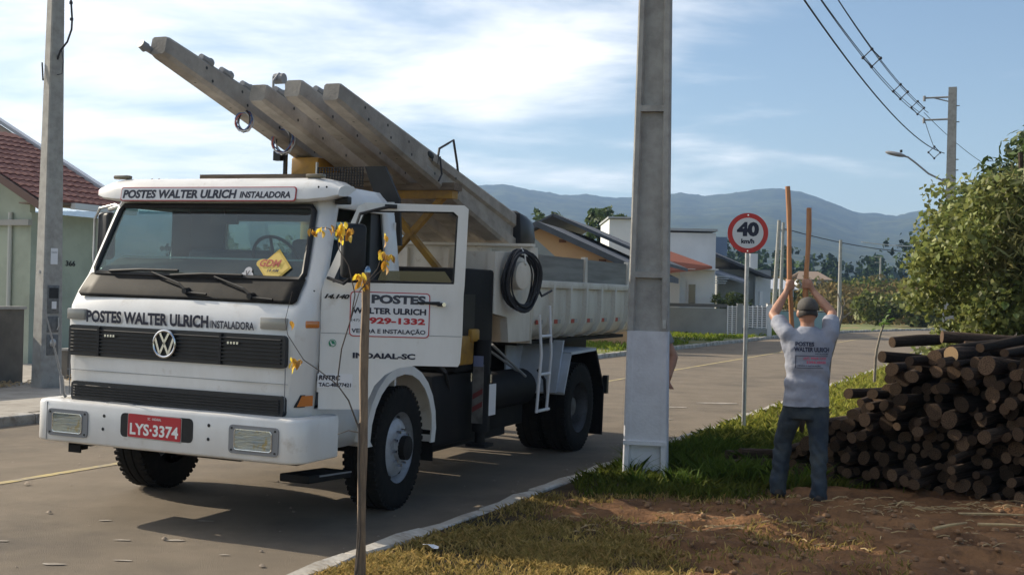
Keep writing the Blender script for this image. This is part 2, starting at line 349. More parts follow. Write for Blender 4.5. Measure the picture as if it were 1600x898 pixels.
sheet('pavement', lin((-10, 21, 31)), lin((-60, -20, 8), (-20, -12.16, 12)), lambda s, t, x, y: 0.12+0.006*fbm(x, y), M_pave)
# kerbs: stones one metre long
def kerb(name, t0, t1, s0, s1, ztop):
    k = tag(link(name, None), kind='structure')
    meshes = []
    for j in range(4):
        mb = Mb(); L = 0.492; r = random.Random(j); n = 4; ys = np.linspace(-L, L, n)
        pr = [(t0, -0.12), (t1, -0.12), (t1, ztop), (t0, ztop)]
        vs = [(x+r.uniform(-.014, .014), y, z+(r.uniform(-.022, .010) if z > 0 else 0)) for y in ys for x, z in pr]
        fs = [(i*4+q, i*4+(q+1) % 4, (i+1)*4+(q+1) % 4, (i+1)*4+q) for i in range(n-1) for q in range(4)]+[(3, 2, 1, 0), ((n-1)*4, (n-1)*4+1, (n-1)*4+2, (n-1)*4+3)]
        mb.add([(x-(t0+t1)/2, y, z) for x, y, z in vs], fs); meshes.append(mb.mesh('kerb_stone', M_kerb, bevel=0.012, segs=1))
    for i, s in enumerate(np.arange(s0, s1, 1.0)):
        p = P2(s, (t0+t1)/2); o = link('kerb_stone', meshes[(i*7) % 4], k); o.location = (p.x, p.y, random.uniform(-.018, .008)); o.rotation_euler = (random.uniform(-.018, .018), random.uniform(-.06, .06), -heading(s)+random.uniform(-.018, .018))
kerb('kerb_near', -4.13, -3.99, 2, 62, 0.115)
kerb('kerb_far', -12.16, -12.02, 2, 110, 0.125)
# centre line, worn
M_line = mat('worn_yellow_paint', (0.42, 0.33, 0.13), 0.9, col2=(0.22, 0.19, 0.145), scale=5, lo=0.42, hi=0.62)
mk = sheet('road_marking', lin((-20, 120, 140)), [-8.50, -8.39], lambda s, t, x, y: road_z(t)+0.005, M_line)
# old chalk and dust marks on the asphalt
M_chalk = mat('pale_scuff', (0.36, 0.32, 0.27), 0.95, col2=(0.22, 0.19, 0.155), scale=9, lo=0.4, hi=0.6)
mb = Mb(); rr_ = random.Random(3)
for (x, y, r) in [(-2.7, 8.35, .05), (-2.35, 8.4, .06), (-2.9, 7.6, .06), (-3.05, 9.0, .04), (-2.5, 7.75, .05), (-1.9, 8.0, .03), (-3.5, 8.2, .05), (2.7, 19.5, .22), (3.6, 20.5, .3), (4.3, 18.9, .5), (2.2, 17.6, .2), (-2.3, 9.1, .05)]:
    s, t = st(x, y); n = 9; mb.add([(x+r*(1+.5*rr_.random())*math.cos(i*6.283/n), y+.45*r*(.6+.8*rr_.random())*math.sin(i*6.283/n), road_z(t)+.006) for i in range(n)], [tuple(range(n))])
tag(mb.build('road_scuffs', M_chalk), kind='stuff')
# gravel and soil crumbs along the kerb and on the asphalt
st_v, st_f = [], []
for i in range(420):
    if i < 300: s = rr_.uniform(4, 30); t = -4.14-abs(rr_.gauss(0, .22))
    else: s = rr_.uniform(5.5, 16); t = rr_.uniform(-11, -4.3)
    r = rr_.uniform(.006, .02) if i % 9 else rr_.uniform(.02, .035); p = P3(s, t, road_z(t)+r*.4); k = len(st_v)
    for d in ((1, 0, 0), (0, 1, 0), (-1, 0, 0), (0, -1, 0), (0, 0, .7)): st_v.append((p.x+d[0]*r*rr_.uniform(.6, 1.2), p.y+d[1]*r*rr_.uniform(.6, 1.2), p.z+d[2]*r))
    st_f += [(k, k+1, k+4), (k+1, k+2, k+4), (k+2, k+3, k+4), (k+3, k, k+4)]
tag(link('road_gravel', np_mesh('road_gravel', np.array(st_v), np.array(st_f), mat('gravel', (0.30, 0.245, 0.19), 0.95, col2=(0.17, 0.14, 0.11), scale=20))), kind='stuff')

# ------------------------------------------------------------------ hills
RIDGE = [(-900, 330), (-400, 300), (0, 330), (250, 330), (430, 300), (600, 288), (700, 287), (745, 291), (785, 287), (830, 297), (870, 304), (905, 303), (950, 308), (985, 309), (1030, 305), (1060, 301), (1100, 306), (1150, 300), (1205, 294), (1250, 300), (1290, 314), (1340, 333), (1400, 336), (1440, 329), (1500, 335), (1600, 350), (2000, 320), (2600, 330)]
rx = np.array([p[0] for p in RIDGE]); re_ = np.array([(460+0.0227*(p[0]-800)-p[1])/1850 for p in RIDGE])
AZ = np.linspace(R(-34), R(34), 420); RR = np.concatenate([np.linspace(170, 700, 26), np.linspace(730, 2600, 80), np.linspace(2630, 3000, 12)])
hv = np.zeros((len(RR), len(AZ), 3))
for j, az in enumerate(AZ):
    e = np.interp(800+1850*math.tan(az), rx, re_)
    for i, r in enumerate(RR):
        d = r/math.cos(az)*1.0; x, y = r*math.tan(az)*1.0, r
        u = max(0.0, (r-750)/1850); ridge = e*2600
        k = u**1.25 if r <= 2600 else 1-0.9*sm(2600, 3050, r)
        spur = 1+0.14*math.sin(math.pi*min(u, 1))*fbm(x*0.0026, y*0.0016, 1.5)
        h = 9*sm(180, 600, r)*(1-k)+(ridge+1.8)*k*spur
        h += (3+4*k)*(0.5*fbm(x*0.02, y*0.02, 4, 3)*sm(200, 500, r)) + (2.0*noise.noise((x*.11, y*.11, 2)))*k
        if r < 230: h *= sm(170, 230, r)
        hv[i, j] = (x, y, h-0.13 if r > 175 else -0.2)
idx = np.arange(len(RR)*len(AZ)).reshape(len(RR), len(AZ))
M_hill = mat('forest_hill', (0.022, 0.036, 0.014), 0.95, col2=(0.075, 0.085, 0.03), scale=0.012, lo=0.4, hi=0.62, col3=(0.012, 0.02, 0.009), scale3=0.05, lo3=0.45, hi3=0.65, spec=0.1)
tag(link('hills', np_mesh('hills', hv.reshape(-1, 3), np.stack([idx[:-1, :-1], idx[:-1, 1:], idx[1:, 1:], idx[1:, :-1]], -1).reshape(-1, 4), M_hill, smooth=True)), kind='structure')

# ------------------------------------------------------------------ leaf clouds
def leaves(cen, nrm, size, aspect=1.7, jitter=0.7, seed=1, droop=0.0):
    """one folded leaf (two triangles sharing the midrib) per centre; returns verts, quads"""
    g = np.random.default_rng(seed); n = len(cen)
    d = nrm+g.normal(0, jitter, (n, 3)); d /= np.linalg.norm(d, axis=1)[:, None]+1e-9
    up = g.normal(0, 1, (n, 3)); up[:, 2] -= droop
    a = np.cross(d, up); a /= np.linalg.norm(a, axis=1)[:, None]+1e-9; b = np.cross(d, a)
    sz = (np.asarray(size)*g.uniform(0.65, 1.25, n))[:, None]
    L, W = sz*aspect*0.5, sz*0.5
    v = np.stack([cen-b*L, cen+a*W*0.9-b*L*.1+d*W*.25, cen+b*L, cen-a*W*0.9-b*L*.1+d*W*.25], 1)
    return v.reshape(-1, 3), np.arange(n*4).reshape(n, 4)
def clump_cloud(clumps, per, spread, seed=1):
    """clumps: (cx,cy,cz,r) -> points near each clump's shell plus outward normals"""
    g = np.random.default_rng(seed); c = np.repeat(np.array(clumps), per, axis=0); n = len(c)
    d = g.normal(0, 1, (n, 3)); d /= np.linalg.norm(d, axis=1)[:, None]
    r = c[:, 3:4]*(g.uniform(0.25, 1.0, (n, 1))**0.55)*spread
    return c[:, :3]+d*r*np.array([1, 1, .85]), d
def tints(n, lo, hi, seed=1, warm=0.0):
    g = np.random.default_rng(seed); k = g.uniform(lo, hi, (n, 1)); t = np.repeat(k, 3, 1); t[:, 0] *= 1+warm*g.uniform(0, 1, n); return t

M_wood_far = mat('far_foliage', (0.045, 0.075, 0.024), 0.9, attr='tint', spec=0.1)
clv, clf, clt, off = [], [], [], 0
g = random.Random(11)
def far_tree(x, y, z, h, w, nclump, per, leaf, kind=0):
    cl = []
    for i in range(nclump):
        a = g.uniform(0, 6.283); k = g.random(); hh = g.uniform(0.25, 1.0) if kind == 0 else g.uniform(.1, 1)
        ww = w*(1.1-0.75*abs(hh-0.6)) if kind == 0 else w*(1.05-hh)
        cl.append((x+math.cos(a)*ww*k*.7, y+math.sin(a)*ww*k*.7, z+h*hh, w*g.uniform(.25, .42)))
    return clump_cloud(cl, per, 1.0, g.randrange(10**6))
cs, ns, szs, tn = [], [], [], []
for i in range(330):
    y = g.uniform(215, 520); az = R(g.uniform(-16, 25)); x = y*math.tan(az)
    hh = g.uniform(6, 13)*(1.25 if g.random() < .12 else 1); zb = 9*sm(180, 600, y)-.5
    c_, n_ = far_tree(x, y, zb, hh, hh*g.uniform(.28, .42), 13, 11, 1.0, 0 if g.random() < .8 else 1)
    cs.append(c_); ns.append(n_); szs.append(np.full(len(c_), g.uniform(.9, 1.5)*(y/300))); tn.append(tints(len(c_), .55*1, 1.25, i)*g.uniform(.7, 1.35))
cs, ns, szs, tn = map(np.concatenate, (cs, ns, szs, tn))
v, f = leaves(cs, ns, szs, 1.1, .6, 5)
tag(link('far_wood', np_mesh('far_wood', v, f, M_wood_far, tint=tn)), kind='stuff')
# scrub bank beyond the bend: brown and green bushes as one mass
M_scrub = mat('scrub_foliage', (0.15, 0.14, 0.055), 0.9, attr='tint', spec=0.1, trans=0.25)
cl = []
for i in range(420):
    y = g.uniform(92, 150); az = R(g.uniform(8.5, 24)); x = y*math.tan(az); zz = (y-92)/58*3.6; cl.append((x, y, zz+g.uniform(-.2, .7), g.uniform(.8, 1.9)))
c_, n_ = clump_cloud(cl, 60, 1.0, 21); v, f = leaves(c_, n_, np.full(len(c_), .42), 1.3, .7, 6)
tt = tints(len(c_), .5, 1.35, 3, .35); gm = (np.sin(c_[:, 0]*.35)+np.sin(c_[:, 1]*.22+2) > .4); tt[gm] *= np.array([.62, .95, .6])
tag(link('scrub', np_mesh('scrub', v, f, M_scrub, tint=tt)), kind='stuff')
bk = []
bx = np.linspace(11, 72, 24); by = np.linspace(91, 156, 18)
for x in bx:
    for y in by: bk.append((x, y, (y-92)/58*3.6-.35+.3*fbm(x*.1, y*.1)))
idx = np.arange(len(bk)).reshape(24, 18)
tag(link('scrub_bank', np_mesh('scrub_bank', np.array(bk), np.stack([idx[:-1, :-1], idx[1:, :-1], idx[1:, 1:], idx[:-1, 1:]], -1).reshape(-1, 4), mat('scrub_soil', (0.12, 0.105, 0.045), .95, col2=(0.08, .09, .03), scale=.3), smooth=True)), kind='structure')

# ------------------------------------------------------------------ grass
M_grass = mat('grass_blades', (0.20, 0.22, 0.06), 0.75, attr='tint', spec=0.2, trans=0.35)
def grass(name, pts, zs, hgt, wid, tnt, seed):
    g = np.random.default_rng(seed); n = len(pts); a = g.uniform(0, 6.283, n); h = hgt*g.uniform(.45, 1.3, n); w = wid*g.uniform(.6, 1.3, n)
    ln = g.uniform(.2, 1.3, n)*h; b = g.uniform(0, 6.283, n)
    base = np.column_stack([pts, zs-.01]); dx = np.column_stack([np.cos(a), np.sin(a), np.zeros(n)])*w[:, None]*.5
    mid = base+np.column_stack([np.cos(b)*ln*.35, np.sin(b)*ln*.35, h*.62]); tip = base+np.column_stack([np.cos(b)*ln, np.sin(b)*ln, h*g.uniform(.75, 1.05, n)])
    v = np.stack([base-dx, base+dx, mid+dx*.75, tip, mid-dx*.75], 1).reshape(-1, 3)
    return tag(link(name, np_mesh(name, v, np.arange(n*5).reshape(n, 5), M_grass, tint=tnt)), kind='stuff')
def sample(n, x0, x1, y0, y1, keep, seed):
    g = random.Random(seed); o = []
    while len(o) < n:
        x, y = g.uniform(x0, x1), g.uniform(y0, y1)
        if g.random() < keep(x, y): o.append((x, y))
    return np.array(o)
def vz(p): return np.array([verge_z(x, y) for x, y in p])
on_verge = lambda x, y: 1.0 if st(x, y)[1] > -3.97 else 0.0
def col_tint(n, a, b, seed):
    g = np.random.default_rng(seed); k = g.uniform(0, 1, (n, 1)); return (np.array(a)*(1-k)+np.array(b)*k)*g.uniform(.7, 1.25, (n, 1))
p = sample(36000, -2.2, 2.6, 6.2, 10.2, lambda x, y: on_verge(x, y)*(1-.93*dirt(x, y))*(.2+.8*sm(-.2, .25, fbm(x*1.7, y*1.7, 9)))*(1-.75*sm(7.9, 9.0, y-.25*x)), 1)
grass('verge_grass', p, vz(p), .05, .012, col_tint(len(p), (2.3, 1.45, 2.0), (.95, .72, .7), 1), 1)
p = sample(26000, .6, 4.6, 10.0, 16.5, lambda x, y: on_verge(x, y)*(1-dirt(x, y))*(.3+.7*sm(-.2, .25, fbm(x*1.2, y*1.2, 5))), 2)
grass('verge_grass', p, vz(p), .10, .014, col_tint(len(p), (.32, .42, .24), (.62, .60, .36), 2), 2)  # blades tinted darker here: the verge's shade is put into their colour
p = sample(24000, 2.0, 14, 14.0, 36, lambda x, y: on_verge(x, y)*(1.0 if st(x, y)[1] < 1.5 else .2)*(20/max(14, y)), 3)
grass('verge_grass', p, vz(p), .13, .03, col_tint(len(p), (1.55, 1.3, .95), (.95, 1.0, .5), 3), 3)
p = np.array([tuple(P2(s, t)) for s, t in zip(np.random.default_rng(4).uniform(22, 62, 22000), -12.3-np.abs(np.random.default_rng(5).uniform(0, 1, 22000))**1.2*9)])
p = np.array([q for q in p if fbm(q[0]*.35, q[1]*.35, 7) > -.12+.5*(st(*q)[0] < 34)*(st(*q)[1] > -14.5)])
grass('lawn_grass', p, np.full(len(p), .12), .16, .05, col_tint(len(p), (1.25, 1.2, .55), (.75, 1.1, .35), 4), 4)
p = sample(16000, 3.5, 22, 12.5, 34, lambda x, y: (1-dirt(x, y))*(1.0 if st(x, y)[1] > -1.5 else 0)*(16/max(12, y)), 8)
grass('verge_grass', p, vz(p), .17, .035, col_tint(len(p), (.8, .9, .5), (.55, .75, .3), 8), 8)
# tall tuft round the concrete pole and weeds on the shaded verge
p = sample(3800, 1.1, 2.9, 10.6, 13.4, lambda x, y: on_verge(x, y)*sm(-.05, .3, fbm(x*1.6, y*1.6, 12))*(1-dirt(x, y)), 6)
grass('verge_weeds', p, vz(p), .2, .016, col_tint(len(p), (.28, .45, .25), (.5, .65, .35), 6), 6)
# straw, dead stems and wood chips strewn over the soil
M_straw = mat('dry_straw', (0.50, 0.36, 0.18), 0.8, col2=(0.33, .23, .12), scale=12)
mb = Mb(); g = random.Random(5)
for i in range(260):
    if i < 110: x, y = g.gauss(3.5, .5), g.gauss(9.75, .12)
    elif i < 190: x, y = g.uniform(1.2, 4.2), g.gauss(8.7, .35)
    else: x, y = g.uniform(.3, 2.2), g.gauss(8.9, .25)
    a = g.uniform(-.6, .6) if g.random() < .7 else g.uniform(0, 3.1); L = g.uniform(.03, .16)*(2 if i % 17 == 0 else 1); z = verge_z(x, y)+.008; r = g.uniform(.0025, .006)
    d = Vector((math.cos(a), math.sin(a), g.uniform(-.1, .15)))*L*.5; q = Vector((x, y, z)); mb.tube([q-d, q+d*.1+Vector((0, 0, .01)), q+d], r, 4)
tag(mb.build('straw_litter', M_straw), kind='stuff')
# clods of soil
mb = Mb()
for i in range(380):
    x, y = g.uniform(1.0, 4.6), g.uniform(7.0, 9.9)
    if dirt(x, y) < .5: continue
    r = g.uniform(.008, .03)*(1.7 if i % 23 == 0 else 1); mb.ball((x, y, verge_z(x, y)+r*.3), (r*g.uniform(.7, 1.3), r*g.uniform(.7, 1.3), r*.7), 6, 4)
tag(mb.build('soil_clods', mat('clods', (0.27, .15, .075), .95, col2=(.17, .10, .055), scale=8)), kind='stuff')
# ------------------------------------------------------------------ the lorry: x to its driver's side, y towards its tail, z up
TH, TILT = R(22.75), 0.0113
TM = Matrix.Translation((-2.58, 8.84, 0.006)) @ Matrix.Rotation(-TH, 4, 'Z') @ Matrix.Rotation(TILT, 4, 'Y')
truck = thing('dump_truck', 'white flat-nosed dump truck loaded with concrete posts, driver door open', 'truck', TM)
def tw(x, y, z): return TM @ Vector((x, y, z))
def interp(z, tab): return float(np.interp(z, [a for a, b in tab], [b for a, b in tab]))
HW = [(.60, 1.06), (.93, 1.09), (1.28, 1.125), (1.62, 1.13), (1.86, 1.115), (2.44, 1.045), (2.53, 1.02), (2.62, .95)]
YF = [(.60, .14), (.93, .10), (1.50, .10), (1.62, .125), (1.74, .21), (1.87, .31), (2.44, .55), (2.53, .60), (2.62, .70)]
XF = [(.60, .90), (.93, .94), (1.62, 1.0), (1.87, 0.985), (2.44, .915), (2.62, .84)]
ZR = [.60, .93, 1.06, 1.21, 1.28, 1.50, 1.62, 1.74, 1.87, 2.00, 2.20, 2.44, 2.53, 2.59, 2.62]
YB = 1.56
def ring(z):
    hw, yf, xf = interp(z, HW), interp(z, YF), interp(z, XF); pts = []
    yb = YB-(.10*sm(2.40, 2.62, z))
    dy = .33+.055*max(0, (z-1.9))/.5*2.2 if z > 1.9 else .33
    for s in (-1, 1):
        side = [(s*hw, yb), (s*hw, 1.36), (s*hw, 1.02), (s*hw, max(dy, yf+.11))]
        c = []
        y1 = max(dy, yf+.11)
        for k in (1, 2, 3):
            a = k/4*math.pi/2; c.append((s*(xf+(hw-xf)*math.cos(a)), y1-(y1-yf)*math.sin(a)))
        fr_ = [(s*xf, yf), (s*xf*.66, yf-.012), (s*xf*.33, yf-.018)]
        pts.append(side+c+fr_)
    L = pts[0]+[(0, interp(z, YF)-.02)]+pts[1][::-1]
    return [(x, y, z) for x, y in L]
rings = [ring(z) for z in ZR]; NC = len(rings[0])          # 21 columns; 0-3 passenger side, 4-6 corner, 7.. front, 13..17 corner, 17-20 driver side
mb = Mb(); vs = [p for r in rings for p in r]; fs = []
for i in range(len(ZR)-1):
    z0, z1 = ZR[i], ZR[i+1]
    for j in range(NC-1):
        zc = (z0+z1)/2
        front = 7 <= j <= 12
        if front and 1.87 < zc < 2.44: continue                              # windscreen
        side = j in (0, 1, 2, 17, 18, 19)
        if j in (1, 2) and 1.87 < zc < 2.44: continue                        # passenger window
        if j in (18, 17) and zc < 2.44 and zc > 1.21: continue           # driver's doorway
        if j == 17 - 0 and False: continue
        if j == 17 and zc > .93 and zc < 2.44: continue
        if j in (0, 1, 18, 19) and zc < 1.21: continue                       # wheel arch
        fs.append((i*NC+j, i*NC+j+1, (i+1)*NC+j+1, (i+1)*NC+j))
top = (len(ZR)-1)*NC
fs.append(tuple(top+j for j in range(NC)))                                    # roof
mb.add(vs, fs)
# back wall with a window
for x0, x1, z0, z1 in [(-1.11, 1.11, 1.0, 1.95), (-1.06, -.62, 1.95, 2.38), (.62, 1.06, 1.95, 2.38), (-1.04, 1.04, 2.38, 2.55)]:
    mb.box(x0, x1, YB-.035, YB-.005, z0, z1)
cab = mb.build('cab', M_white, truck, smooth=True, angle=28, recalc=True)
sd_ = cab.modifiers.new('skin', 'SOLIDIFY'); sd_.thickness = 0.03; sd_.offset = -1
glass = glass_mat('windscreen_glass', (0.50, 0.64, 0.62), 0.15, painted_haze=.06)
# windscreen: glass, rubber seal
def ws(u, z, off=0.0): return Vector((u*interp(z, XF), interp(z, YF)-.012-.008*(1-u*u)-off, z))
mb = Mb(); us = np.linspace(-1, 1, 13); zs = np.linspace(1.875, 2.435, 7)
mb.add([ws(u, z) for z in zs for u in us], [(i*13+j, i*13+j+1, (i+1)*13+j+1, (i+1)*13+j) for i in range(6) for j in range(12)])
wsc = mb.build('windscreen', glass, truck, smooth=True)
mb = Mb(); loop = [ws(u, 1.88, .006) for u in np.linspace(-.97, .97, 14)]+[ws(1.0, z, .004) for z in np.linspace(1.92, 2.40, 8)]+[ws(u, 2.435, .006) for u in np.linspace(.97, -.97, 14)]+[ws(-1.0, z, .004) for z in np.linspace(2.40, 1.92, 8)]
mb.tube(loop, .022, 8, closed=True); mb.build('rubber_seal', M_black, wsc, smooth=True)
# black cowl under the windscreen
mb = Mb(); us = np.linspace(-1.02, 1.02, 17); rows = [(1.700, .006), (1.725, .014), (1.79, .018), (1.865, .016), (1.885, .004)]
mb.add([Vector((u*interp(z, XF)*(1-.03*(z < 1.71)), interp(z, YF)-.018-o, z)) for z, o in rows for u in us], [(i*17+j, i*17+j+1, (i+1)*17+j+1, (i+1)*17+j) for i in range(4) for j in range(16)])
cowl = mb.build('cowl', mat('cowl_black', (.010, .010, .011), .55, spec=.12, col2=(.028, .025, .021), scale=5), truck, smooth=True); cowl.modifiers.new('s', 'SOLIDIFY').thickness = .01
# wipers
for x0, z0, x1, z1 in [(.02, 1.765, -.50, 1.905), (.62, 1.745, .10, 1.885)]:
    mb = Mb(); f_ = lambda x, z, o: Vector((x, interp(z, YF)-.03-o, z))
    mb.tube([f_(x0, z0, .02), f_(x0-.09, z0+.055, .035), f_(x1+.12, z1-.005, .03)], .009, 6)
    mb.tube([f_(x1-.30, z1-.005, .02), f_(x1, z1+.012, .024), f_(x1+.36, z1+.012, .02)], .012, 6); mb.cyl(f_(x0, z0, -.01), f_(x0, z0, .045), .028, .022, 10)
    mb.tube([f_(x0, z0-.01, .02), f_(x0+.2, z0-.02, .02)], .010, 6)
    mb.build('wiper', M_black, truck)
# sun visor over the windscreen with lettering
pr = [(.455, 2.465), (.43, 2.485), (.44, 2.56), (.475, 2.615), (.56, 2.655), (.74, 2.665), (.80, 2.62), (.62, 2.48)]
mb = Mb(); xs = [-1.13, -1.115, -1.06, -.9, -.5, 0, .5, .9, 1.06, 1.125, 1.145]
def vrow(x):
    k = 1-.55*sm(.98, 1.15, abs(x))
    return [(x, .60+(y-.60)*(1 if k > .9 else (.45+.55*k)), 2.55+(z-2.55)*k) for y, z in pr]
mb.add([p for x in xs for p in vrow(x)], [(i*8+j, i*8+(j+1) % 8, (i+1)*8+(j+1) % 8, (i+1)*8+j) for i in range(len(xs)-1) for j in range(8)]+[tuple(range(8)), tuple((len(xs)-1)*8+j for j in range(8))])
visor = mb.build('sun_visor', M_white, truck, smooth=True, angle=40)
mb = Mb(); q = Vector((0, -.075+.005, 0)); V0 = Vector((0, .4375-.006, 2.515)); up = Vector((0, .01, .075)).normalized()
def plate_poly(w, h, r=.02):
    o = []
    for cx, cy, a0 in ((w/2-r, h/2-r, 0), (-w/2+r, h/2-r, 90), (-w/2+r, -h/2+r, 180), (w/2-r, -h/2+r, 270)):
        o += [(cx+r*math.cos(R(a0+k*30)), cy+r*math.sin(R(a0+k*30))) for k in range(4)]
    return o
def plate(name, w, h, M, m, parent, r=.02, th=.004):
    mb = Mb(); mb.prism([(x, y, 0) for x, y in plate_poly(w, h, r)], (0, 0, th)); o = mb.build(name, m, parent); o.matrix_local = M; return o
VM = frameM((-.02, .4345-.002, 2.522), (1, 0, 0), (0, .14, 1))                 # letters face -y (x right, y up -> z = towards viewer)
pb = plate('lettering_border', 1.66, .112, VM, M_letr, visor); plate('lettering_panel', 1.645, .098, VM @ Matrix.Translation((0, 0, .0035)), M_stick, visor)
text('lettering', 'POSTES WALTER ULRICH', M_letn, visor, VM @ Matrix.Translation((-.805, -.036, .009)), width=1.10, height=.07, bold=.045, shear=.12)
text('lettering', 'INSTALADORA', M_letn, visor, VM @ Matrix.Translation((.325, -.033, .009)), width=.46, height=.052, bold=.04, shear=.12)
for x in (-.96, .89): Mb().box(-.075, .075, -.03, .03, 0, .032).build('marker_lamp', M_ambdark, truck, bevel=.01).location = (x, .57, 2.655)
for x in (-.62, -.55, .22, 1.0, 1.07): Mb().disc((x, .437, 2.575), (0, -1, 0), .009, 8).build('bolt_hole', M_black, visor) if x > .9 else Mb().disc((x, .52, 2.652), (0, -.5, 1), .01, 8).build('bolt_hole', M_black, visor)
# front panel details
def fy(z, o=0): return interp(z, YF)-.02-o
def grille(z0, z1, x0, x1, n, name):
    mb = Mb(); mb.prism([(x, fy(z0, .016), z) for x, z in [(a+(x0+x1)/2, b+(z0+z1)/2) for a, b in plate_poly(x1-x0, z1-z0, .03)]], (0, .05, 0))
    gr = mb.build(name, M_grille, truck)
    me = Mb().box(-(x1-x0)/2+.03, (x1-x0)/2-.03, -.016, 0, -.0065, .0065).mesh('slat', M_black, bevel=.003, segs=1)
    for i in range(n):
        z = z0+.022+(z1-z0-.044)*(i+.5)/n; o = link('slat', me, gr); o.location = ((x0+x1)/2, fy(z0, .016), z)
    return gr
ug = grille(1.235, 1.472, -1.0, 1.0, 7, 'upper_grille'); lg = grille(.885, 1.035, -.965, .995, 5, 'lower_grille')
for x in (-.58, .56):
    mb = Mb()
    for k in range(4): mb.box(x-.05+.027*k, x-.033+.027*k, fy(1.3, .038), fy(1.3, .03), 1.392, 1.410)
    mb.build('grille_badge', M_chrome, ug)
    Mb().box(x-.125, x-.105, fy(1.3, .034), fy(1.3, .014), 1.24, 1.465).build('grille_divider', M_black, ug)
# round emblem
mb = Mb(); EM = frameM((-.05, fy(1.36, .038), 1.365), (1, 0, 0), (0, 0, 1)); r0 = .107
mb.lathe([(r0, -.004), (r0, .012), (r0-.008, .016), (r0-.016, .012), (r0-.016, -.004)], EM, 32)
def stroke(p, w=.018):
    for (xa, ya), (xb, yb) in zip(p, p[1:]):
        d = Vector((xb-xa, yb-ya, 0)).normalized(); nn = Vector((-d.y, d.x, 0))*w*.5; a, b = Vector((xa, ya, 0))-d*.004, Vector((xb, yb, 0))+d*.004
        mb.prism([EM @ (a+nn), EM @ (a-nn), EM @ (b-nn), EM @ (b+nn)], (EM.to_3x3() @ Vector((0, 0, .012))))
stroke([(-.042, .084), (0, .008), (.042, .084)]); stroke([(-.083, .040), (-.040, -.078), (0, .002), (.040, -.078), (.083, .040)])
mb.build('emblem', M_chrome, truck, smooth=True)
Mb().disc((-.05, fy(1.36, .034), 1.365), (0, -1, 0), .10, 24).build('emblem_back', M_black, ug)
FM = lambda x, z, o=.002: frameM((x, fy(z, o), z), (1, 0, 0), (0, 0, 1))
text('lettering', 'POSTES WALTER ULRICH', M_letn, truck, FM(-.84, 1.497, .006), width=1.155, height=.094, bold=.045)
text('lettering', 'INSTALADORA', M_letn, truck, FM(.335, 1.499, .006), width=.385, height=.058, bold=.03)
for x0, x1 in ((-1.04, -.865), (.765, .985)):
    Mb().box(-(x1-x0)/2, (x1-x0)/2, -.02, .02, -.043, .043).build('turn_lamp', M_lens, truck, bevel=.008).location = ((x0+x1)/2, fy(1.56, -.006), 1.555)
mb = Mb(); mb.box(-1.02, 1.02, fy(1.1, .0015), fy(1.1, -.006), 1.120, 1.1235); mb.build('panel_seam', M_greyp, truck)
for s in (-1, 1): Mb().box(s*.995-.0018, s*.995+.0018, fy(1.1, .0015), fy(1.1, -.006), .93, 1.235).build('panel_seam', M_greyp, truck)
# bumper
def plan(hw, yf, yb, r, n=5):
    o = [(-hw, yb)]+[(-hw+r-r*math.cos(R(90*k/n)), yf+r-r*math.sin(R(90*k/n))) for k in range(n+1)]
    return o+[(-x, y) for x, y in reversed(o)]
mb = Mb(); prof = [(.565, .03), (.575, .008), (.59, 0), (.86, 0), (.882, .010), (.89, .04)]
rows = [[(x*(1-.02*(i == 0)), y, z) for x, y in plan(1.225-o, -.06+o, .46, .13-o*.5)] for i, (z, o) in enumerate(prof)]
inn = [[(x, y, z) for x, y in plan(1.12, .06, .46, .1)] for z in (.89, .565)]
rows += inn; n = len(rows[0]); m_ = len(rows)
mb.add([p for r in rows for p in r], [(i*n+j, i*n+j+1, ((i+1) % m_)*n+j+1, ((i+1) % m_)*n+j) for i in range(m_) for j in range(n-1)]+[tuple(i*n for i in range(m_)), tuple(i*n+n-1 for i in range(m_))])
bump = mb.build('bumper', M_white, truck, smooth=True, angle=50)
BF = lambda x, z, o: frameM((x, -.06-o, z), (1, 0, 0), (0, 0, 1))
for x0, x1 in ((-1.055, -.665), (.635, 1.055)):
    xc, w = (x0+x1)/2, x1-x0; hl = plate('headlight', w, .205, BF(xc, .722, .0), M_greyp, bump, r=.03, th=.012)
    mb = Mb(); mb.prism([(x, y, .012) for x, y in plate_poly(w-.11, .15, .02)], (0, 0, .0035)); mb.build('reflector', mat('lamp_reflector_glints', (.66, .67, .66), .3, metal=.1, col2=(.34, .44, .60), scale=7, stretch=(1, 7, 1), col3=(.55, .42, .18), scale3=14, lo3=.58, hi3=.66, bump=1.0, bscale=9), hl)  # blue and yellow glints are painted into the reflector's colour
    mb = Mb(); mb.tube([(x, y, .016) for x, y in plate_poly(w-.105, .145, .02)], .005, 6, closed=True); mb.build('lamp_trim', M_chrome, hl)
    mb = Mb(); mb.prism([(x, y, .0175) for x, y in plate_poly(w-.11, .15, .02)], (0, 0, .004)); mb.build('lamp_glass', glass_mat('lamp_glass', (.95, .95, .92), .12), hl)
    for sx in (-1, 1):
        for sy in (-1, 1): Mb().cyl((sx*(w/2-.025), sy*.078, .010), (sx*(w/2-.025), sy*.078, .016), .008, n=8).build('screw', M_black, hl)
plate('plate_recess', .665, .178, BF(-.02, .748, .0), M_black, bump, r=.035, th=.003)
pl = plate('number_plate', .485, .172, BF(-.035, .748, .004) @ Matrix.Rotation(R(-.6), 4, 'Z'), M_red, bump, r=.012, th=.005)
plate('plate_edge', .497, .184, Matrix.Translation((0, -.003, -.003)), M_steel, pl, r=.012, th=.004)
text('lettering', 'LYS·3374', M_letw, pl, Matrix.Translation((-.222, -.068, .0065)), width=.445, height=.088, bold=.03)
text('lettering', 'SC · INDAIAL', M_letw, pl, Matrix.Translation((-.06, .052, .0065)), width=.125, height=.018, bold=.01)
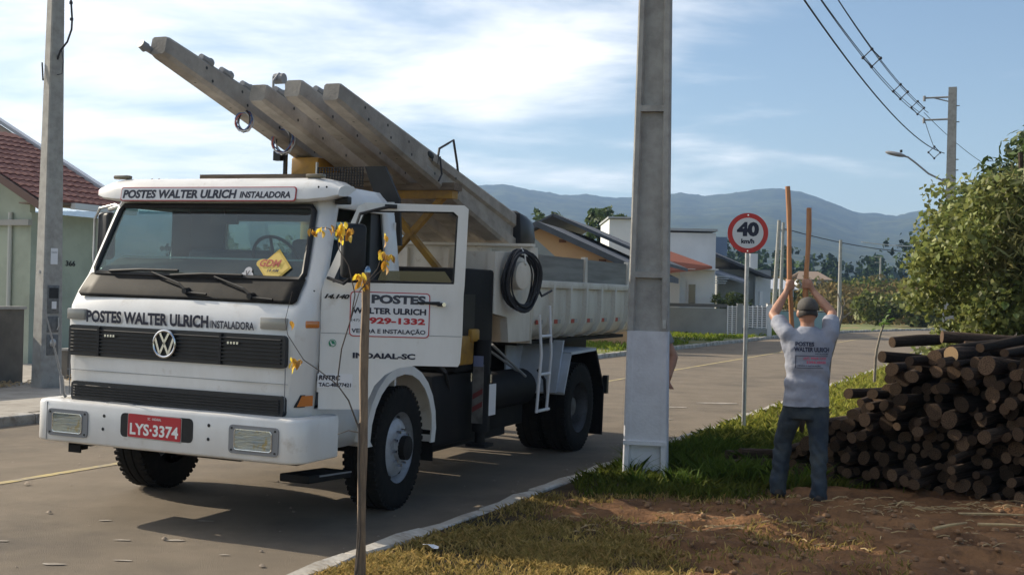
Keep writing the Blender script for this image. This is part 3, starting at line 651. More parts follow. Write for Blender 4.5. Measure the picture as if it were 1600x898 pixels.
for x, z in ((-.512, .80), (-.52, .70), (.452, .80), (.45, .70)): Mb().disc((x, -.0625, z), (0, -1, 0), .013, 10).build('bolt_hole', M_black, bump)
mb = Mb(); mb.box(-1.075, -1.071, -.064, -.05, .585, .872); mb.build('bumper_seam', M_greyp, bump)
for z in (.80, .68): Mb().ball((-1.145, -.035, z), .011, 8, 6).build('bolt', M_steel, bump)
Mb().box(-.55, -.3, .0, .05, .889, .897).build('bent_trim', M_greyp, bump)
# whip marker on the bumper
mb = Mb(); mb.tube([(-1.06, .12, .895), (-1.075, .10, .93)], .012, 6); mb.tube([(-1.075, .10, .925), (-1.085, .09, 1.06)], [.019, .017], 8); mb.tube([(-1.085, .09, 1.05), (-1.16, .03, 1.42), (-1.20, 0, 1.60)], [.009, .006, .004], 6); mb.build('marker_rod', M_greyp, truck)
# right-hand step under the bumper and tow parts
mb = Mb(); mb.box(-1.0, -.78, .10, .32, .53, .54); mb.box(-1.0, -.88, .10, .112, .47, .54); mb.box(-1.0, -.985, .10, .30, .47, .54); mb.build('step', M_blackm, truck)
mb = Mb(); mb.box(-.10, .95, .34, .46, .50, .58); mb.build('front_crossmember', M_blackm, truck)
# cab side: indicator, marker, low panels, step wells
def side_x(z): return interp(z, HW)
Mb().box(-.06, .06, -.026, .026, -.012, .012).build('side_indicator', M_amber, truck, bevel=.008).matrix_local = frameM((1.112, .235, 1.555), (.36, .93, 0), (0, 0, 1))
mb = Mb(); mb.prism([(-.075, -.04, -.008), (.06, -.04, -.008), (.06, .036, -.008), (-.035, .036, -.008)], (0, 0, .02)); o = mb.build('corner_reflector', M_amber, truck); o.matrix_local = frameM((1.078, .225, 1.0), (.40, .92, 0), (0, 0, 1))
mb = Mb(); mb.prism([(-.085, -.046, -.01), (.0, -.046, -.01), (.0, .042, -.01), (-.04, .042, -.01)], (0, 0, .02)); o = mb.build('reflector_housing', M_black, truck); o.matrix_local = frameM((1.076, .22, 1.0), (.40, .92, 0), (0, 0, 1))
Mb().box(-.012, .012, -.012, .012, -.03, .03).build('rubber_stop', M_black, truck, bevel=.005).location = (1.075, .30, 1.775)
for s in (1, -1):
    mb = Mb(); mb.prism([(s*1.06, .34, .60), (s*1.06, .95, .60), (s*1.06, 1.02, .93), (s*1.06, .34, .93)], (-s*.02, 0, 0)); mb.build('lower_panel', M_white, truck)
    mb = Mb(); mb.box(min(s*.70, s*1.06), max(s*.70, s*1.06), .36, .98, .60, .62); mb.build('step_well', M_greyp, truck)
    if s > 0:
        mb = Mb(); mb.prism([(s*1.05, .36, .37), (s*1.05, .98, .34), (s*1.05, .98, .395), (s*1.05, .36, .43)], (-s*.26, 0, 0)); mb.build('step', M_blackm, truck, bevel=.01)
        mb = Mb(); mb.prism([(1.055, .50, .405), (1.055, .97, .38), (1.055, .97, .392), (1.055, .50, .417)], (-.24, 0, 0)); mb.build('tread', M_greyp, truck)
    # wheel arch flare
    arc = [(1.02+.0, .58)]+[(1.60-.62*math.cos(R(a)), .62+.58*math.sin(R(a))) for a in range(0, 181, 15)]+[(2.20, .50)]
    mb = Mb(); xo, xi = s*1.165, s*.86
    sec = [(xo, 0), (xo, .035), (xi, .035), (xi, 0)]
    vs, fs = [], []
    for k, (y, z) in enumerate(arc):
        dy, dz = (y-1.60), (z-.62 if z > .62 else 0); l = math.hypot(dy, dz) or 1
        for x, o in ((xo, 0), (xo, -.075), (xo-s*.015, -.075), (xo-s*.015, -.02), (xi, -.02), (xi, 0)): vs.append((x, y+dy/l*o, z+dz/l*o))
    for k in range(len(arc)-1): fs += [(k*6+j, k*6+(j+1) % 6, k*6+6+(j+1) % 6, k*6+6+j) for j in range(6)]
    mb.add(vs, fs); mb.build('wheel_arch', M_white, truck, smooth=True, angle=40)
    Mb().box(min(s*.85, s*1.15), max(s*.85, s*1.15), 2.19, 2.205, .33, .60).build('mud_flap', M_rubber, truck)
# interior: floor, dash, seats, wheel
mb = Mb(); mb.box(-1.04, 1.04, .16, 1.50, .95, 1.22); mb.build('cab_floor', M_int, truck)
mb = Mb(); mb.prism([(-1.03, .26, 1.3), (-1.03, .74, 1.3), (-1.03, .74, 1.97), (-1.03, .64, 2.02), (-1.03, .38, 1.905)], (2.06, 0, 0)); mb.build('dashboard', M_black, truck, bevel=.02)
Mb().box(-.98, .98, .62, .645, 2.021, 2.034).build('dash_edge', mat('dash_trim', (.50, .64, .62), .35), truck)
for x0, x1, z0, z1 in [(-1.08, 1.08, 1.22, 1.945), (-1.04, -.625, 1.945, 2.385), (.625, 1.04, 1.945, 2.385), (-1.02, 1.02, 2.385, 2.50)]: Mb().box(x0, x1, YB-.06, YB-.04, z0, z1).build('back_trim', M_int, truck)
for s_ in (-1, 1): Mb().box(min(s_*.985, s_*.995), max(s_*.985, s_*.995), 1.25, 1.5, 1.3, 2.45).build('pillar_trim', M_int, truck)
for x, w in ((.50, .27), (-.40, .42)):
    mb = Mb(); mb.box(x-w, x+w, .86, 1.36, 1.34, 1.50); mb.box(x-w, x+w, 1.24, 1.40, 1.45, 2.22 if x > 0 else 2.12); mb.build('seat', M_seat, truck, bevel=.05, segs=3)
mb = Mb(); SM = Matrix.Translation((.50, .66, 2.02)) @ Matrix.Rotation(R(-62), 4, 'X') @ Matrix.Rotation(0, 4, 'Y'); mb.tube([SM @ Vector((.21*math.cos(a), .21*math.sin(a), 0)) for a in np.linspace(0, 6.283, 24, endpoint=False)], .014, 6, closed=True)
for a in (30, 150, 270): mb.tube([SM @ Vector((0, 0, -.03)), SM @ Vector((.2*math.cos(R(a)), .2*math.sin(R(a)), 0))], .012, 6)
mb.tube([SM @ Vector((0, 0, -.03)), (.5, .58, 1.7)], .03, 8); mb.build('steering_wheel', M_black, truck, smooth=True)
mb = Mb(); mb.tube([(.02, .60, 2.44), (.02, .64, 2.36)], .012, 6); mb.box(-.10, .14, .63, .65, 2.30, 2.37); mb.build('rear_view_mirror', M_black, truck)
Mb().box(-.62, .62, YB-.025, YB-.015, 1.95, 2.38).build('rear_window', glass_mat('rear_glass', (.75, .82, .8), .12), truck)
mb = Mb(); mb.box(-1.02, 1.02, .66, 1.5, 2.50, 2.52); mb.build('headlining', M_int, truck)
pw = Mb().add([(-side_x(z)+.015, y, z) for y, z in ((.40, 1.87), (1.35, 1.87), (1.35, 2.43), (.58, 2.43))], [(0, 1, 2, 3)]).build('side_window', glass, truck)
# sticker in the windscreen: yellow diamond, red letters; round white badge beside it
SMx = frameM(ws(.735, 1.965, .012), ws(.74, 1.965)-ws(.70, 1.965), ws(.735, 2.0)-ws(.735, 1.95))
mb = Mb(); mb.prism([SMx @ Vector(p) for p in ((0, -.15, .0), (.145, 0, 0), (0, .15, 0), (-.145, 0, 0))], (0, -.003, 0)); mb.build('diamond_sticker', mat('yellow_sticker', (.62, .42, .06), .5), wsc)
mb = Mb(); mb.prism([SMx @ Vector((x*.86, y*.86, .002)) for x, y in ((0, -.15), (.145, 0), (0, .15), (-.145, 0))], (0, -.003, 0)); mb.build('sticker_face', mat('yellow_sticker2', (.70, .50, .10), .5), wsc)
mb = Mb(); mb.prism([SMx @ Vector((-.115+.055*math.cos(a), .03+.036*math.sin(a), .001)) for a in np.linspace(0, 6.283, 14, endpoint=False)], (0, -.003, 0)); mb.build('sticker_lobe', MATS['yellow_sticker'], wsc)
text('lettering', 'GDM', mat('red_brown_print', (.42, .07, .03), .5), wsc, SMx @ Matrix.Translation((-.135, .0, .009)), width=.185, height=.06, bold=.03, shear=.25)
text('lettering', '14 AM', M_letn, wsc, SMx @ Matrix.Translation((-.055, -.042, .009)), width=.10, height=.024, bold=.02, shear=.2)
mb = Mb(); BMx = frameM(ws(.50, 1.905, .012), (1, 0, 0), (0, .4, 1))
for a in (90, 210, 330): mb.disc(BMx @ Vector((.028*math.cos(R(a)), .028*math.sin(R(a)), .001*a/90)), BMx.to_3x3() @ Vector((0, 0, 1)), .034, 14)
mb.build('badge_sticker', mat('pale_sticker', (.5, .5, .52), .5), wsc)
text('lettering', 'V', M_letn, wsc, BMx @ Matrix.Translation((-.02, -.015, .006)), width=.04, height=.045, bold=.02)

# ---- driver's door, swung open about its front edge
DPH = R(60); HX, HY = 1.13, .32
DM = Matrix.Translation((HX, HY, 0)) @ Matrix(((math.sin(DPH), math.cos(DPH), 0, 0), (math.cos(DPH), -math.sin(DPH), 0, 0), (0, 0, 1, 0), (0, 0, 0, 1)))   # u along door, w = outward normal (towards the viewer), z up
DM = Matrix.Translation((HX, HY, 0)) @ Matrix(((math.sin(DPH), -math.cos(DPH), 0, 0), (math.cos(DPH), math.sin(DPH), 0, 0), (0, 0, 1, 0), (0, 0, 0, 1)))   # u along door, +v = inner side, z up
door = link('door', None, truck, DM)
def arcpts(c, r, a0, a1, n): return [(c[0]+r*math.cos(R(a0+(a1-a0)*k/n)), c[1]+r*math.sin(R(a0+(a1-a0)*k/n))) for k in range(n+1)]
low = [(0, .935), (.325, .94)]+[(.36+.34*(1-math.cos(R(a))), .96+.31*math.sin(R(a))) for a in (10, 30, 50, 70, 90)]+[(1.02, 1.27), (1.035, 1.30), (1.045, 1.50), (1.045, 1.80)]
mb = Mb(); mb.prism([(u, 0, z) for u, z in low+[(0.0, 1.80)]], (0, .045, 0))
mb.prism([(u, 0, z) for u, z in [(0, 1.80), (1.045, 1.80), (1.05, 1.88), (.97, 1.882), (.16, 1.868), (.05, 1.868), (.015, 1.87)]], (0, .045, 0))
outer = [(.012, 1.868), (.245, 2.435), (.275, 2.46)]+[(1.03, 2.472), (1.062, 2.45), (1.05, 1.88)]
inner = [(.075, 1.868), (.28, 2.375), (.33, 2.405), (.95, 2.42), (.985, 2.39), (.972, 1.90), (.95, 1.882)]
def strip(o, i): 
    for k in range(len(o)-1): mb.prism([(o[k][0], .004, o[k][1]), (o[k+1][0], .004, o[k+1][1]), (i[k+1][0], .004, i[k+1][1]), (i[k][0], .004, i[k][1])], (0, .038, 0))
strip([(.012, 1.868), (.245, 2.435), (.30, 2.462)], [(.075, 1.868), (.285, 2.375), (.33, 2.405)])
strip([(.30, 2.462), (1.03, 2.472)], [(.33, 2.405), (.95, 2.42)]); strip([(1.03, 2.472), (1.062, 2.445), (1.05, 1.88)], [(.95, 2.42), (.985, 2.39), (.972, 1.882)])
mb.build('door_skin', M_white, door)
mb = Mb(); mb.prism([(u, .018, z) for u, z in [(.07, 1.862), (.27, 2.36), (.33, 2.41), (.95, 2.425), (.98, 2.40), (.968, 1.90), (.95, 1.875)]], (0, .004, 0))
seal = [(.078, .016, 1.885), (.285, .016, 2.372), (.33, .016, 2.403), (.94, .016, 2.418), (.982, .016, 2.385), (.968, .016, 1.905), (.94, .016, 1.885)]
Mb().tube(seal, .010, 6, closed=True).build('window_seal', M_black, door)
Mb().prism([(u, .020, z) for u, z in [(.40, 1.875), (.43, 1.965), (.9, 1.975), (.955, 1.90), (.95, 1.875)]], (0, .004, 0)).build('lowered_window', glass_mat('door_glass', (.22, .25, .25), .10), door)
Mb().box(0.004, 1.04, -.0015, .004, 1.4925, 1.4965).build('door_crease', M_greyp, door)
Mb().box(0.02, 1.03, .045, .06, 1.33, 1.80).build('door_trim', M_int, door)
hd = Mb(); hd.box(.85, .905, -.028, -.004, 1.715, 1.742); hd.prism([(.70, -.022, 1.735), (.70, -.022, 1.745), (.87, -.022, 1.75), (.87, -.022, 1.72)], (0, .014, 0)); hd = hd.build('door_handle', M_black, door, bevel=.006)
Mb().cyl((.90, -.030, 1.729), (.90, -.002, 1.729), .015, n=12).build('door_lock', M_chrome, hd)
LM = lambda u, z, o=.003: frameM((u, -o, z), (1, 0, 0), (0, 0, 1))
pm = LM(.503, 1.642, .001); plate('panel_border', .588, .332, pm, M_letr, door, r=.028, th=.003); plate('panel_sign', .574, .318, pm @ Matrix.Translation((0, 0, .002)), M_stick, door, r=.024, th=.003)
text('lettering', 'POSTES', mat('dark_grey_lettering', (.05, .055, .075), .5), door, LM(.365, 1.722, .008), width=.40, height=.066, bold=.05)
text('lettering', 'WALTER ULRICH', M_letn, door, LM(.225, 1.645, .008), width=.545, height=.046, bold=.04)
text('lettering', '(47)', M_letn, door, LM(.222, 1.582, .008), width=.06, height=.024, bold=.0)
text('lettering', '9929-1332', M_letr, door, LM(.30, 1.572, .008), width=.465, height=.048, bold=.045)
text('lettering', 'VENDA E INSTALAÇÃO', M_letn, door, LM(.225, 1.495, .008), width=.545, height=.047, bold=.025)
text('lettering', 'INDAIAL-SC', M_letn, door, LM(.24, 1.315, .003), width=.46, height=.042, bold=.045)
mb = Mb(); mb.prism([(.285, -.006, 1.80), (.34, -.006, 1.80), (.33, -.006, 1.73), (.31, -.006, 1.69), (.29, -.006, 1.73)], (0, .002, 0)); mb.build('blue_mark', mat('blue_print', (.05, .09, .35), .5), door)
text('model_badge', '14.140', M_black, door, LM(.02, 1.748, .008), width=.185, height=.034, bold=.05, shear=.35)
mb = Mb(); mb.cyl((.09, -.004, 1.422), (.09, .002, 1.422), .028, n=20); mb.prism([(.066, -.004, 1.40), (.08, -.004, 1.397), (.07, -.004, 1.412)], (0, .005, 0)); mb.build('round_sticker', mat('green_sticker', (.02, .22, .12), .5), door)
mb = Mb(); mb.tube([(.078, -.006, 1.432), (.080, -.006, 1.418), (.088, -.006, 1.410), (.102, -.006, 1.410)], .0045, 5); mb.tube([(.09+.021*math.cos(R(a)), -.005, 1.422+.021*math.sin(R(a))) for a in range(-120, 180, 20)], .002, 4); mb.build('sticker_mark', M_letw, door)
plate('permit_panel', .255, .105, LM(.118, 1.145, .001), M_stick, door, r=.004, th=.002)
text('lettering', 'RNTRC', M_letn, door, LM(.0, 1.150, .006), width=.155, height=.036, bold=.04, shear=.1)
text('lettering', 'TAC-48877421', M_letn, door, LM(.0, 1.101, .006), width=.235, height=.030, bold=.03)
for z in (1.1, 1.62): Mb().cyl((.0, .02, z-.04), (.0, .02, z+.04), .016, n=8).build('hinge', M_white, door)
# driver's mirror on its arms
def mirror_head(parent, M):
    o = link('mirror', None, parent, M)
    mb = Mb(); mb.box(-.095, .095, -.035, .05, -.20, .20); h = mb.build('mirror_housing', M_black, o, bevel=.035, segs=3)
    Mb().box(-.075, .075, .051, .054, -.175, .175).build('mirror_glass', M_chrome, o)
    return o
MH = Matrix.Translation((.225, -.13, 2.10)) @ Matrix.Rotation(R(32), 4, 'Z'); mh = mirror_head(door, MH)
Mb().tube([(.47, -.012, 2.437), (.40, -.06, 2.415), (.26, -.12, 2.37), (.235, -.13, 2.28)], .012, 6).build('mirror_arm', M_black, mh).matrix_local = MH.inverted()
Mb().tube([(.04, -.006, 1.90), (.16, -.12, 1.86), (.23, -.13, 1.92)], .012, 6).build('mirror_arm', M_black, mh).matrix_local = MH.inverted()
Mb().box(.44, .53, -.022, -.002, 2.425, 2.455).build('arm_bracket', M_black, door)
Mb().ball((.325, -.12, 1.95), (.028, .02, .045), 12, 8).build('wide_angle_mirror', mat('blue_mirror', (.25, .33, .42), .15, metal=.8), door, smooth=True)
Mb().box(-.06, .06, -.03, .03, -.03, .03).build('roof_bracket', M_black, truck, bevel=.01).location = (1.10, .63, 2.49)
# passenger mirror
MP = Matrix.Translation((-1.31, .78, 2.20)) @ Matrix.Rotation(R(-20), 4, 'Z'); m2 = mirror_head(truck, MP)
mb = Mb(); mb.tube([(-1.03, .66, 2.42), (-1.16, .72, 2.46), (-1.36, .76, 2.43), (-1.41, .76, 2.34), (-1.41, .76, 2.02), (-1.38, .74, 1.93), (-1.1, .60, 1.90)], .012, 8); mb.tube([(-1.06, .66, 2.44), (-1.24, .74, 2.42)], .018, 6); a_ = mb.build('mirror_arm', M_steel, m2, smooth=True); a_.matrix_local = MP.inverted()

# ---- wheels
def wheel_proto(front):
    w = link('wheel', None, truck); AX = Matrix.Rotation(R(90), 4, 'Y')         # local Z of the lathe -> outward +x
    rr, tw_ = .515, .14
    tp = [(.295, -tw_), (.31, -tw_), (.40, -tw_-.008), (.47, -tw_-.004), (.500, -tw_+.015), (rr-.002, -tw_+.045), (rr, -.05), (rr-.012, -.046), (rr-.012, -.036), (rr, -.032), (rr+.003, 0), (rr, .032), (rr-.012, .036), (rr-.012, .046), (rr, .05), (rr-.002, tw_-.045), (.500, tw_-.015), (.47, tw_+.004), (.40, tw_+.008), (.31, tw_), (.295, tw_)]
    ty = Mb().lathe(tp, AX, 48); 
    me = ty.mesh('tyre', M_rubber, smooth=True, angle=40); tyre = link('tyre', me, w)
    lug = Mb().box(tw_-.055, tw_+.002, -.014, .014, rr-.02, rr+.006).mesh('tread_lug', M_rubber)
    mb = Mb()
    for i in range(54):
        Mx = Matrix.Rotation(2*math.pi*i/54, 4, 'X')
        for s in (1, -1): mb.box(min(s*(tw_-.06), s*(tw_-.004)), max(s*(tw_-.06), s*(tw_-.004)), -.016, .016, rr-.03, rr+.0005, M=Mx)
    tag(mb.build('tread_lugs', M_rubber, tyre), kind='stuff')
    if front: rp = [(.30, .14), (.305, .135), (.298, .12), (.285, .09), (.275, .05), (.262, .055), (.235, .105), (.20, .125), (.16, .132), (.11, .132), (.105, .15), (.085, .20), (.06, .215), (.0, .216)]
    else: rp = [(.30, .14), (.305, .135), (.295, .12), (.285, .06), (.278, -.03), (.25, -.05), (.19, -.045), (.15, -.04), (.12, .02), (.10, .06), (.0, .065)]
    rim = Mb().lathe(rp, AX, 40).build('rim', M_rim if front else mat('dirty_rim', (.10, .10, .105), .6, col2=(.05, .045, .04), scale=8), w, smooth=True, angle=30)
    hub = Mb().lathe([(.10, rp[-4][1]-.02), (.10, rp[-2][1]), (.0, rp[-2][1]+.012)], AX, 20).build('hub', M_blackm if front else MATS['dirty_rim'], w)
    nut = Mb().cyl((0, 0, 0), (.038, 0, 0), .016, .013, n=6).mesh('wheel_nut', M_chrome)
    for i in range(10):
        a = 2*math.pi*i/10; o = link('wheel_nut', nut, w); o.location = ((.132 if front else -.04), .145*math.cos(a), .145*math.sin(a))
    hole = Mb().ball((0, 0, 0), (.012, .03, .024), 10, 6).mesh('vent_hole', M_black)
    for i in range(8):
        a = 2*math.pi*(i+.5)/8; o = link('vent_hole', hole, rim); o.matrix_local = Matrix.Rotation(a, 4, 'X') @ Matrix.Translation((.083 if front else -.045, 0, .245)) @ Matrix.Rotation(R(25 if front else 0), 4, 'Y')
    return w
wf = wheel_proto(True); wr = wheel_proto(False)
WB0, WB1 = 1.58, 5.93
for i, (x, y, flip, base) in enumerate([(1.005, WB0, 1, wf), (-1.17, 1.42, -1, wf), (1.055, WB1, 1, wr), (-1.055, WB1, -1, wr), (.72, WB1, 1, wr), (-.72, WB1, -1, wr)]):
    w = base if i in (0, 2) else copy_tree(base, truck)
    w.location = (x, y, .515); w.rotation_euler = (random.uniform(0, 1), 0, 0 if flip > 0 else math.pi)
    if y < 2: w.rotation_euler[2] += R(5)
# ---- chassis and gear behind the cab
mb = Mb()
for s in (-1, 1): mb.box(s*.42-.04, s*.42+.04, .3, 8.0, .72, .98)
for y in (.5, 2.3, 3.6, 5.0, 7.6): mb.box(-.42, .42, y-.05, y+.05, .76, .94)
mb.build('chassis', M_blackm, truck)
mb = Mb(); mb.cyl((-.9, WB0, .50), (.9, WB0, .50), .06, n=10); mb.build('front_axle', M_blackm, truck)
mb = Mb(); mb.cyl((-1.0, WB1, .515), (1.0, WB1, .515), .09, n=12); mb.ball((0, WB1, .515), (.2, .26, .24), 12, 8); mb.cyl((0, WB1, .55), (0, 2.4, .75), .05, n=8); mb.build('rear_axle', M_blackm, truck)
mb = Mb(); mb.box(-.35, .35, .5, 1.9, .45, 1.0); mb.build('engine', M_blackm, truck, bevel=.05)
for s in (-1, 1):
    mb = Mb(); mb.box(min(s*.55, s*1.12), max(s*.55, s*1.12), 2.22, 3.55, .42, 1.08); mb.build('fuel_tank', M_blackm, truck, bevel=.05)
mb = Mb(); mb.box(.3, .9, 3.6, 4.9, .40, .85); mb.build('tool_box', M_blackm, truck, bevel=.02); mb = Mb(); mb.cyl((.85, 3.7, .80), (.85, 4.9, .80), .2, n=20); mb.build('air_tank', M_blackm, truck, smooth=True)
mb = Mb(); mb.box(-1.12, -.6, 3.62, 4.5, .60, 1.20); mb.box(-1.1, -.7, 4.55, 5.2, .70, 1.15); mb.build('added_streak_box', M_blackm, truck, bevel=.02)  # boxes added on the unseen side to cut light underneath into streaks
mb = Mb(); mb.box(.4, .9, 2.0, 4.4, .33, .41); mb.build('under_guard', M_blackm, truck)
Mb().box(1.20, 1.21, 3.22, 3.42, .64, .94).build('reflector_board', M_stick, truck)
# crane unit: black body, column, outrigger leg, yellow pieces
crane = link('crane', None, truck)
mb = Mb(); mb.box(-1.05, 1.17, 2.58, 3.395, 1.08, 2.04); mb.build('crane_body', M_blackm, crane, bevel=.03)
mb = Mb(); mb.box(1.172, 1.18, 2.66, 2.93, 1.35, 1.80); mb.build('access_panel', M_black, crane)
mb = Mb(); mb.box(.78, 1.20, 2.48, 2.90, 1.15, 1.42); mb.box(1.02, 1.22, 2.80, 2.98, 1.36, 1.48); mb.build('outrigger_housing', M_yellow, crane, bevel=.02)
mb = Mb(); mb.tube([(1.24, 3.0, .52), (1.24, 3.0, 1.38)], .075, 14); mb.tube([(1.24, 3.0, .40), (1.24, 3.0, .55)], .05, 12); mb.box(1.14, 1.34, 2.90, 3.10, .38, .41); mb.build('outrigger_leg', M_blackm, crane, smooth=True)
mb = Mb(); mb.box(1.185, 1.295, 2.918, 2.924, .60, 1.15); mb.build('leg_decal', mat('dark_decal', (.16, .15, .14), .7, col2=(.07, .065, .06), scale=8), crane)  # decal in a dark, mottled grey
Mb().box(1.19, 1.29, 2.912, 2.917, 1.13, 1.23).build('blue_decal', mat('blue_decal', (.16, .19, .32), .5), crane)
for k, z in enumerate((.70, .82)): Mb().prism([(1.19, 2.915, z), (1.29, 2.915, z+.06), (1.29, 2.915, z+.11), (1.19, 2.915, z+.05)], (0, .002, 0)).build('stripe_decal', mat('dull_red', (.16, .03, .03), .7), crane)
for x in (1.14, 1.34): Mb().cyl((x, 2.99, .98), (x, 2.99, 1.06), .014, n=8).build('valve', M_chrome, crane)
mb = Mb(); mb.box(-.80, .90, 2.94, 3.06, 2.70, 2.775)
for x0, x1 in ((.78, .10), (.10, .78), (-.70, -.05), (.1, -.6)): mb.tube([(x0, 3.0, 2.72), (x1, 3.0, 2.0)], .04, 4)
mb.build('load_rack', M_yellow, crane); Mb().box(-.82, .93, 2.91, 3.09, 2.777, 2.845).build('rack_timber', M_wood, crane)
mb = Mb(); mb.box(-.42, -.12, 2.2, 2.6, 2.70, 3.02); mb.cyl((-.3, 2.5, 2.0), (-.3, 2.5, 2.8), .16, n=14); mb.build('crane_column', M_yellow, crane, bevel=.02)
mb = Mb(); mb.box(-.47, -.44, 2.15, 2.18, 2.80, 3.08); mb.box(-.55, -.475, 2.10, 2.16, 2.98, 3.07); mb.build('work_lamp', M_black, crane)
# black wire-mesh guard and mud flap sheet at the rear corner of the cab roof
gd = link('mesh_guard', None, truck)
mb = Mb()
for x in np.arange(.14, .60, .028): mb.box(x, x+.008, 1.78, 1.79, 2.70, 2.87)
for z in np.arange(2.70, 2.88, .024): mb.box(.13, .60, 1.786, 1.794, z, z+.008)
mb.build('mesh_wires', M_black, gd); Mb().box(.12, .135, 1.775, 1.80, 2.66, 2.92).build('guard_post', M_steel, gd)
mb = Mb(); mb.prism([(.60, 1.8, 2.88), (.80, 1.8, 2.88), (.95, 1.8, 2.60), (.98, 1.8, 2.2), (.86, 1.8, 2.2), (.72, 1.8, 2.60)], (0, .03, 0)); mb.build('snorkel', M_black, truck)
for x in (.24, .30, .45): Mb().cyl((x, 1.3, 2.60), (x, 1.3, 2.70), .018, n=8).build('roof_fitting', M_chrome if x > .25 else M_black, truck)
# ---- dump body
bd = link('dump_body', None, truck); Y0, Y1 = 4.36, 8.10
prof = [(1.20, 1.93), (1.20, 1.62), (1.185, 1.50), (1.13, 1.40), (1.02, 1.34), (.80, 1.30)]
for s in (1, -1):
    cl_ = prof+[(x-.03, z+.012) for x, z in reversed(prof)]; mb = Mb(); n = len(cl_)
    mb.add([(s*x, y, z) for y in (Y0, Y1) for x, z in cl_], [(j, (j+1) % n, n+(j+1) % n, n+j) for j in range(n)]+[tuple(range(n)), tuple(range(n, 2*n))]); mb.build('side_panel', M_body, bd, smooth=True, angle=35)
    mb = Mb(); mb.box(min(s*1.15, s*1.245), max(s*1.15, s*1.245), Y0-.02, Y1+.02, 1.885, 1.965); mb.build('top_rail', M_body, bd, bevel=.012)
    rib = Mb()
    for (x0, z0), (x1, z1) in zip(prof[:-1], prof[1:]):
        rib.prism([(s*(x0-.01), -.035, z0), (s*(x0+.05), -.018, z0-.004), (s*(x1+.05), -.018, z1-.012), (s*(x1-.01), -.035, z1)], (0, .06, 0))
    me = rib.mesh('rib', M_body)
    for y in list(np.arange(4.83, 8.0, .545)): o = link('rib', me, bd); o.location = (0, y, 0)
    for y in np.arange(4.47, 7.9, .545):
        Mb().box(min(s*1.2015, s*1.206), max(s*1.2015, s*1.206), y-.04, y+.06, 1.50, 1.545).build('red_reflector', M_redtape, bd); Mb().box(min(s*1.2015, s*1.206), max(s*1.2015, s*1.206), y+.065, y+.16, 1.50, 1.545).build('white_reflector', mat('grey_tape', (.34, .33, .32), .5), bd)
    ysplit = [4.42, 5.93, 7.60, 8.08]
    for a, b in zip(ysplit, ysplit[1:]): Mb().box(min(s*1.175, s*1.205), max(s*1.175, s*1.205), a+.05, b-.05, 1.967, 2.235).build('side_board', mat('grey_board', (.27, .265, .245), .8, col2=(.19, .185, .17), scale=4, stretch=(1, .3, 4)), bd)
    for y in ysplit[1:3]: Mb().prism([(s*1.165, y-.05, 1.96), (s*1.165, y+.05, 1.96), (s*1.165, y+.03, 2.26), (s*1.165, y-.03, 2.26)], (s*.06, 0, 0)).build('board_post', M_body, bd)
    Mb().prism([(s*1.165, 4.28, 1.96), (s*1.165, 4.44, 1.96), (s*1.165, 4.36, 2.30), (s*1.165, 4.29, 2.30)], (s*.06, 0, 0)).build('board_post', M_body, bd)
mb = Mb(); mb.box(-1.19, 1.19, Y0-.03, Y0, 1.30, 2.31); mb.build('bulkhead', M_body, bd)
mb = Mb()
for x in (-.8, -.3, .2, .7): mb.box(x-.03, x+.03, Y0-.075, Y0-.032, 1.32, 2.28)
mb.box(-1.19, 1.19, Y0-.09, Y0+.02, 2.312, 2.34); mb.build('bulkhead_frame', M_body, bd)
mb = Mb(); mb.box(-1.02, 1.02, Y0, Y1, 1.27, 1.31); mb.box(-.5, .5, Y0, Y1, .99, 1.265); mb.build('body_floor', M_blackm, bd)
mb = Mb(); mb.box(-1.15, 1.15, Y1, Y1+.04, 1.35, 1.95); mb.build('tailgate', M_body, bd)
# white side box in front of the body, round tank end and rag-tag bolts
sb = Mb(); sb.prism([(1.10, 3.36, 1.62), (1.10, 3.70, 1.58), (1.10, 3.76, 1.33), (1.10, 4.34, 1.33), (1.10, 4.34, 2.26), (1.10, 3.36, 2.22)], (.08, 0, 0)); sb.prism([(.75, 3.40, 1.62), (.75, 4.34, 1.62), (.75, 4.34, 2.22), (.75, 3.40, 2.22)], (.35, 0, 0)); sb = sb.build('side_box', M_body, truck)
Mb().cyl((1.10, 3.78, 2.0), (1.33, 3.74, 2.0), .150, .142, n=28).build('tank_end', M_body, truck, smooth=True, bevel=.015)
# rear mudguards
for s in (1, -1):
    x0, x1 = s*.66, s*1.23
    sec = [(5.30, .70), (5.50, 1.14), (6.37, 1.16)]
    mb = Mb()
    for (ya, za), (yb, zb) in zip(sec, sec[1:]): mb.prism([(x0, ya, za), (x0, yb, zb), (x0, yb, zb+.03), (x0, ya-.02, za+.03)], (x1-x0, 0, 0))
    mb.build('mudguard', M_fender, truck)
    mb = Mb(); mb.prism([(x0, 6.37, 1.185), (x0, 6.72, .70), (x0, 6.70, .12), (x0, 6.68, .12), (x0, 6.68, .69), (x0, 6.35, 1.14)], (x1-x0, 0, 0)); mb.build('mud_flap', M_rubber, truck)
    mb = Mb(); mb.prism([(s*.64, 4.95, .82), (s*.64, 5.31, .72), (s*.64, 5.52, 1.13), (s*.64, 5.5, 1.30), (s*.64, 4.95, 1.30)], (s*.02, 0, 0)); mb.prism([(s*.64, 5.26, .72), (s*.64, 5.30, .70), (s*.64, 5.50, 1.30), (s*.64, 5.46, 1.30)], (s*.5, 0, 0)); mb.build('splash_panel', M_fender, truck)
    Mb().box(min(s*1.2, s*1.26), max(s*1.2, s*1.26), 6.73, 6.80, .62, .84).build('tail_lamp', M_black, truck)
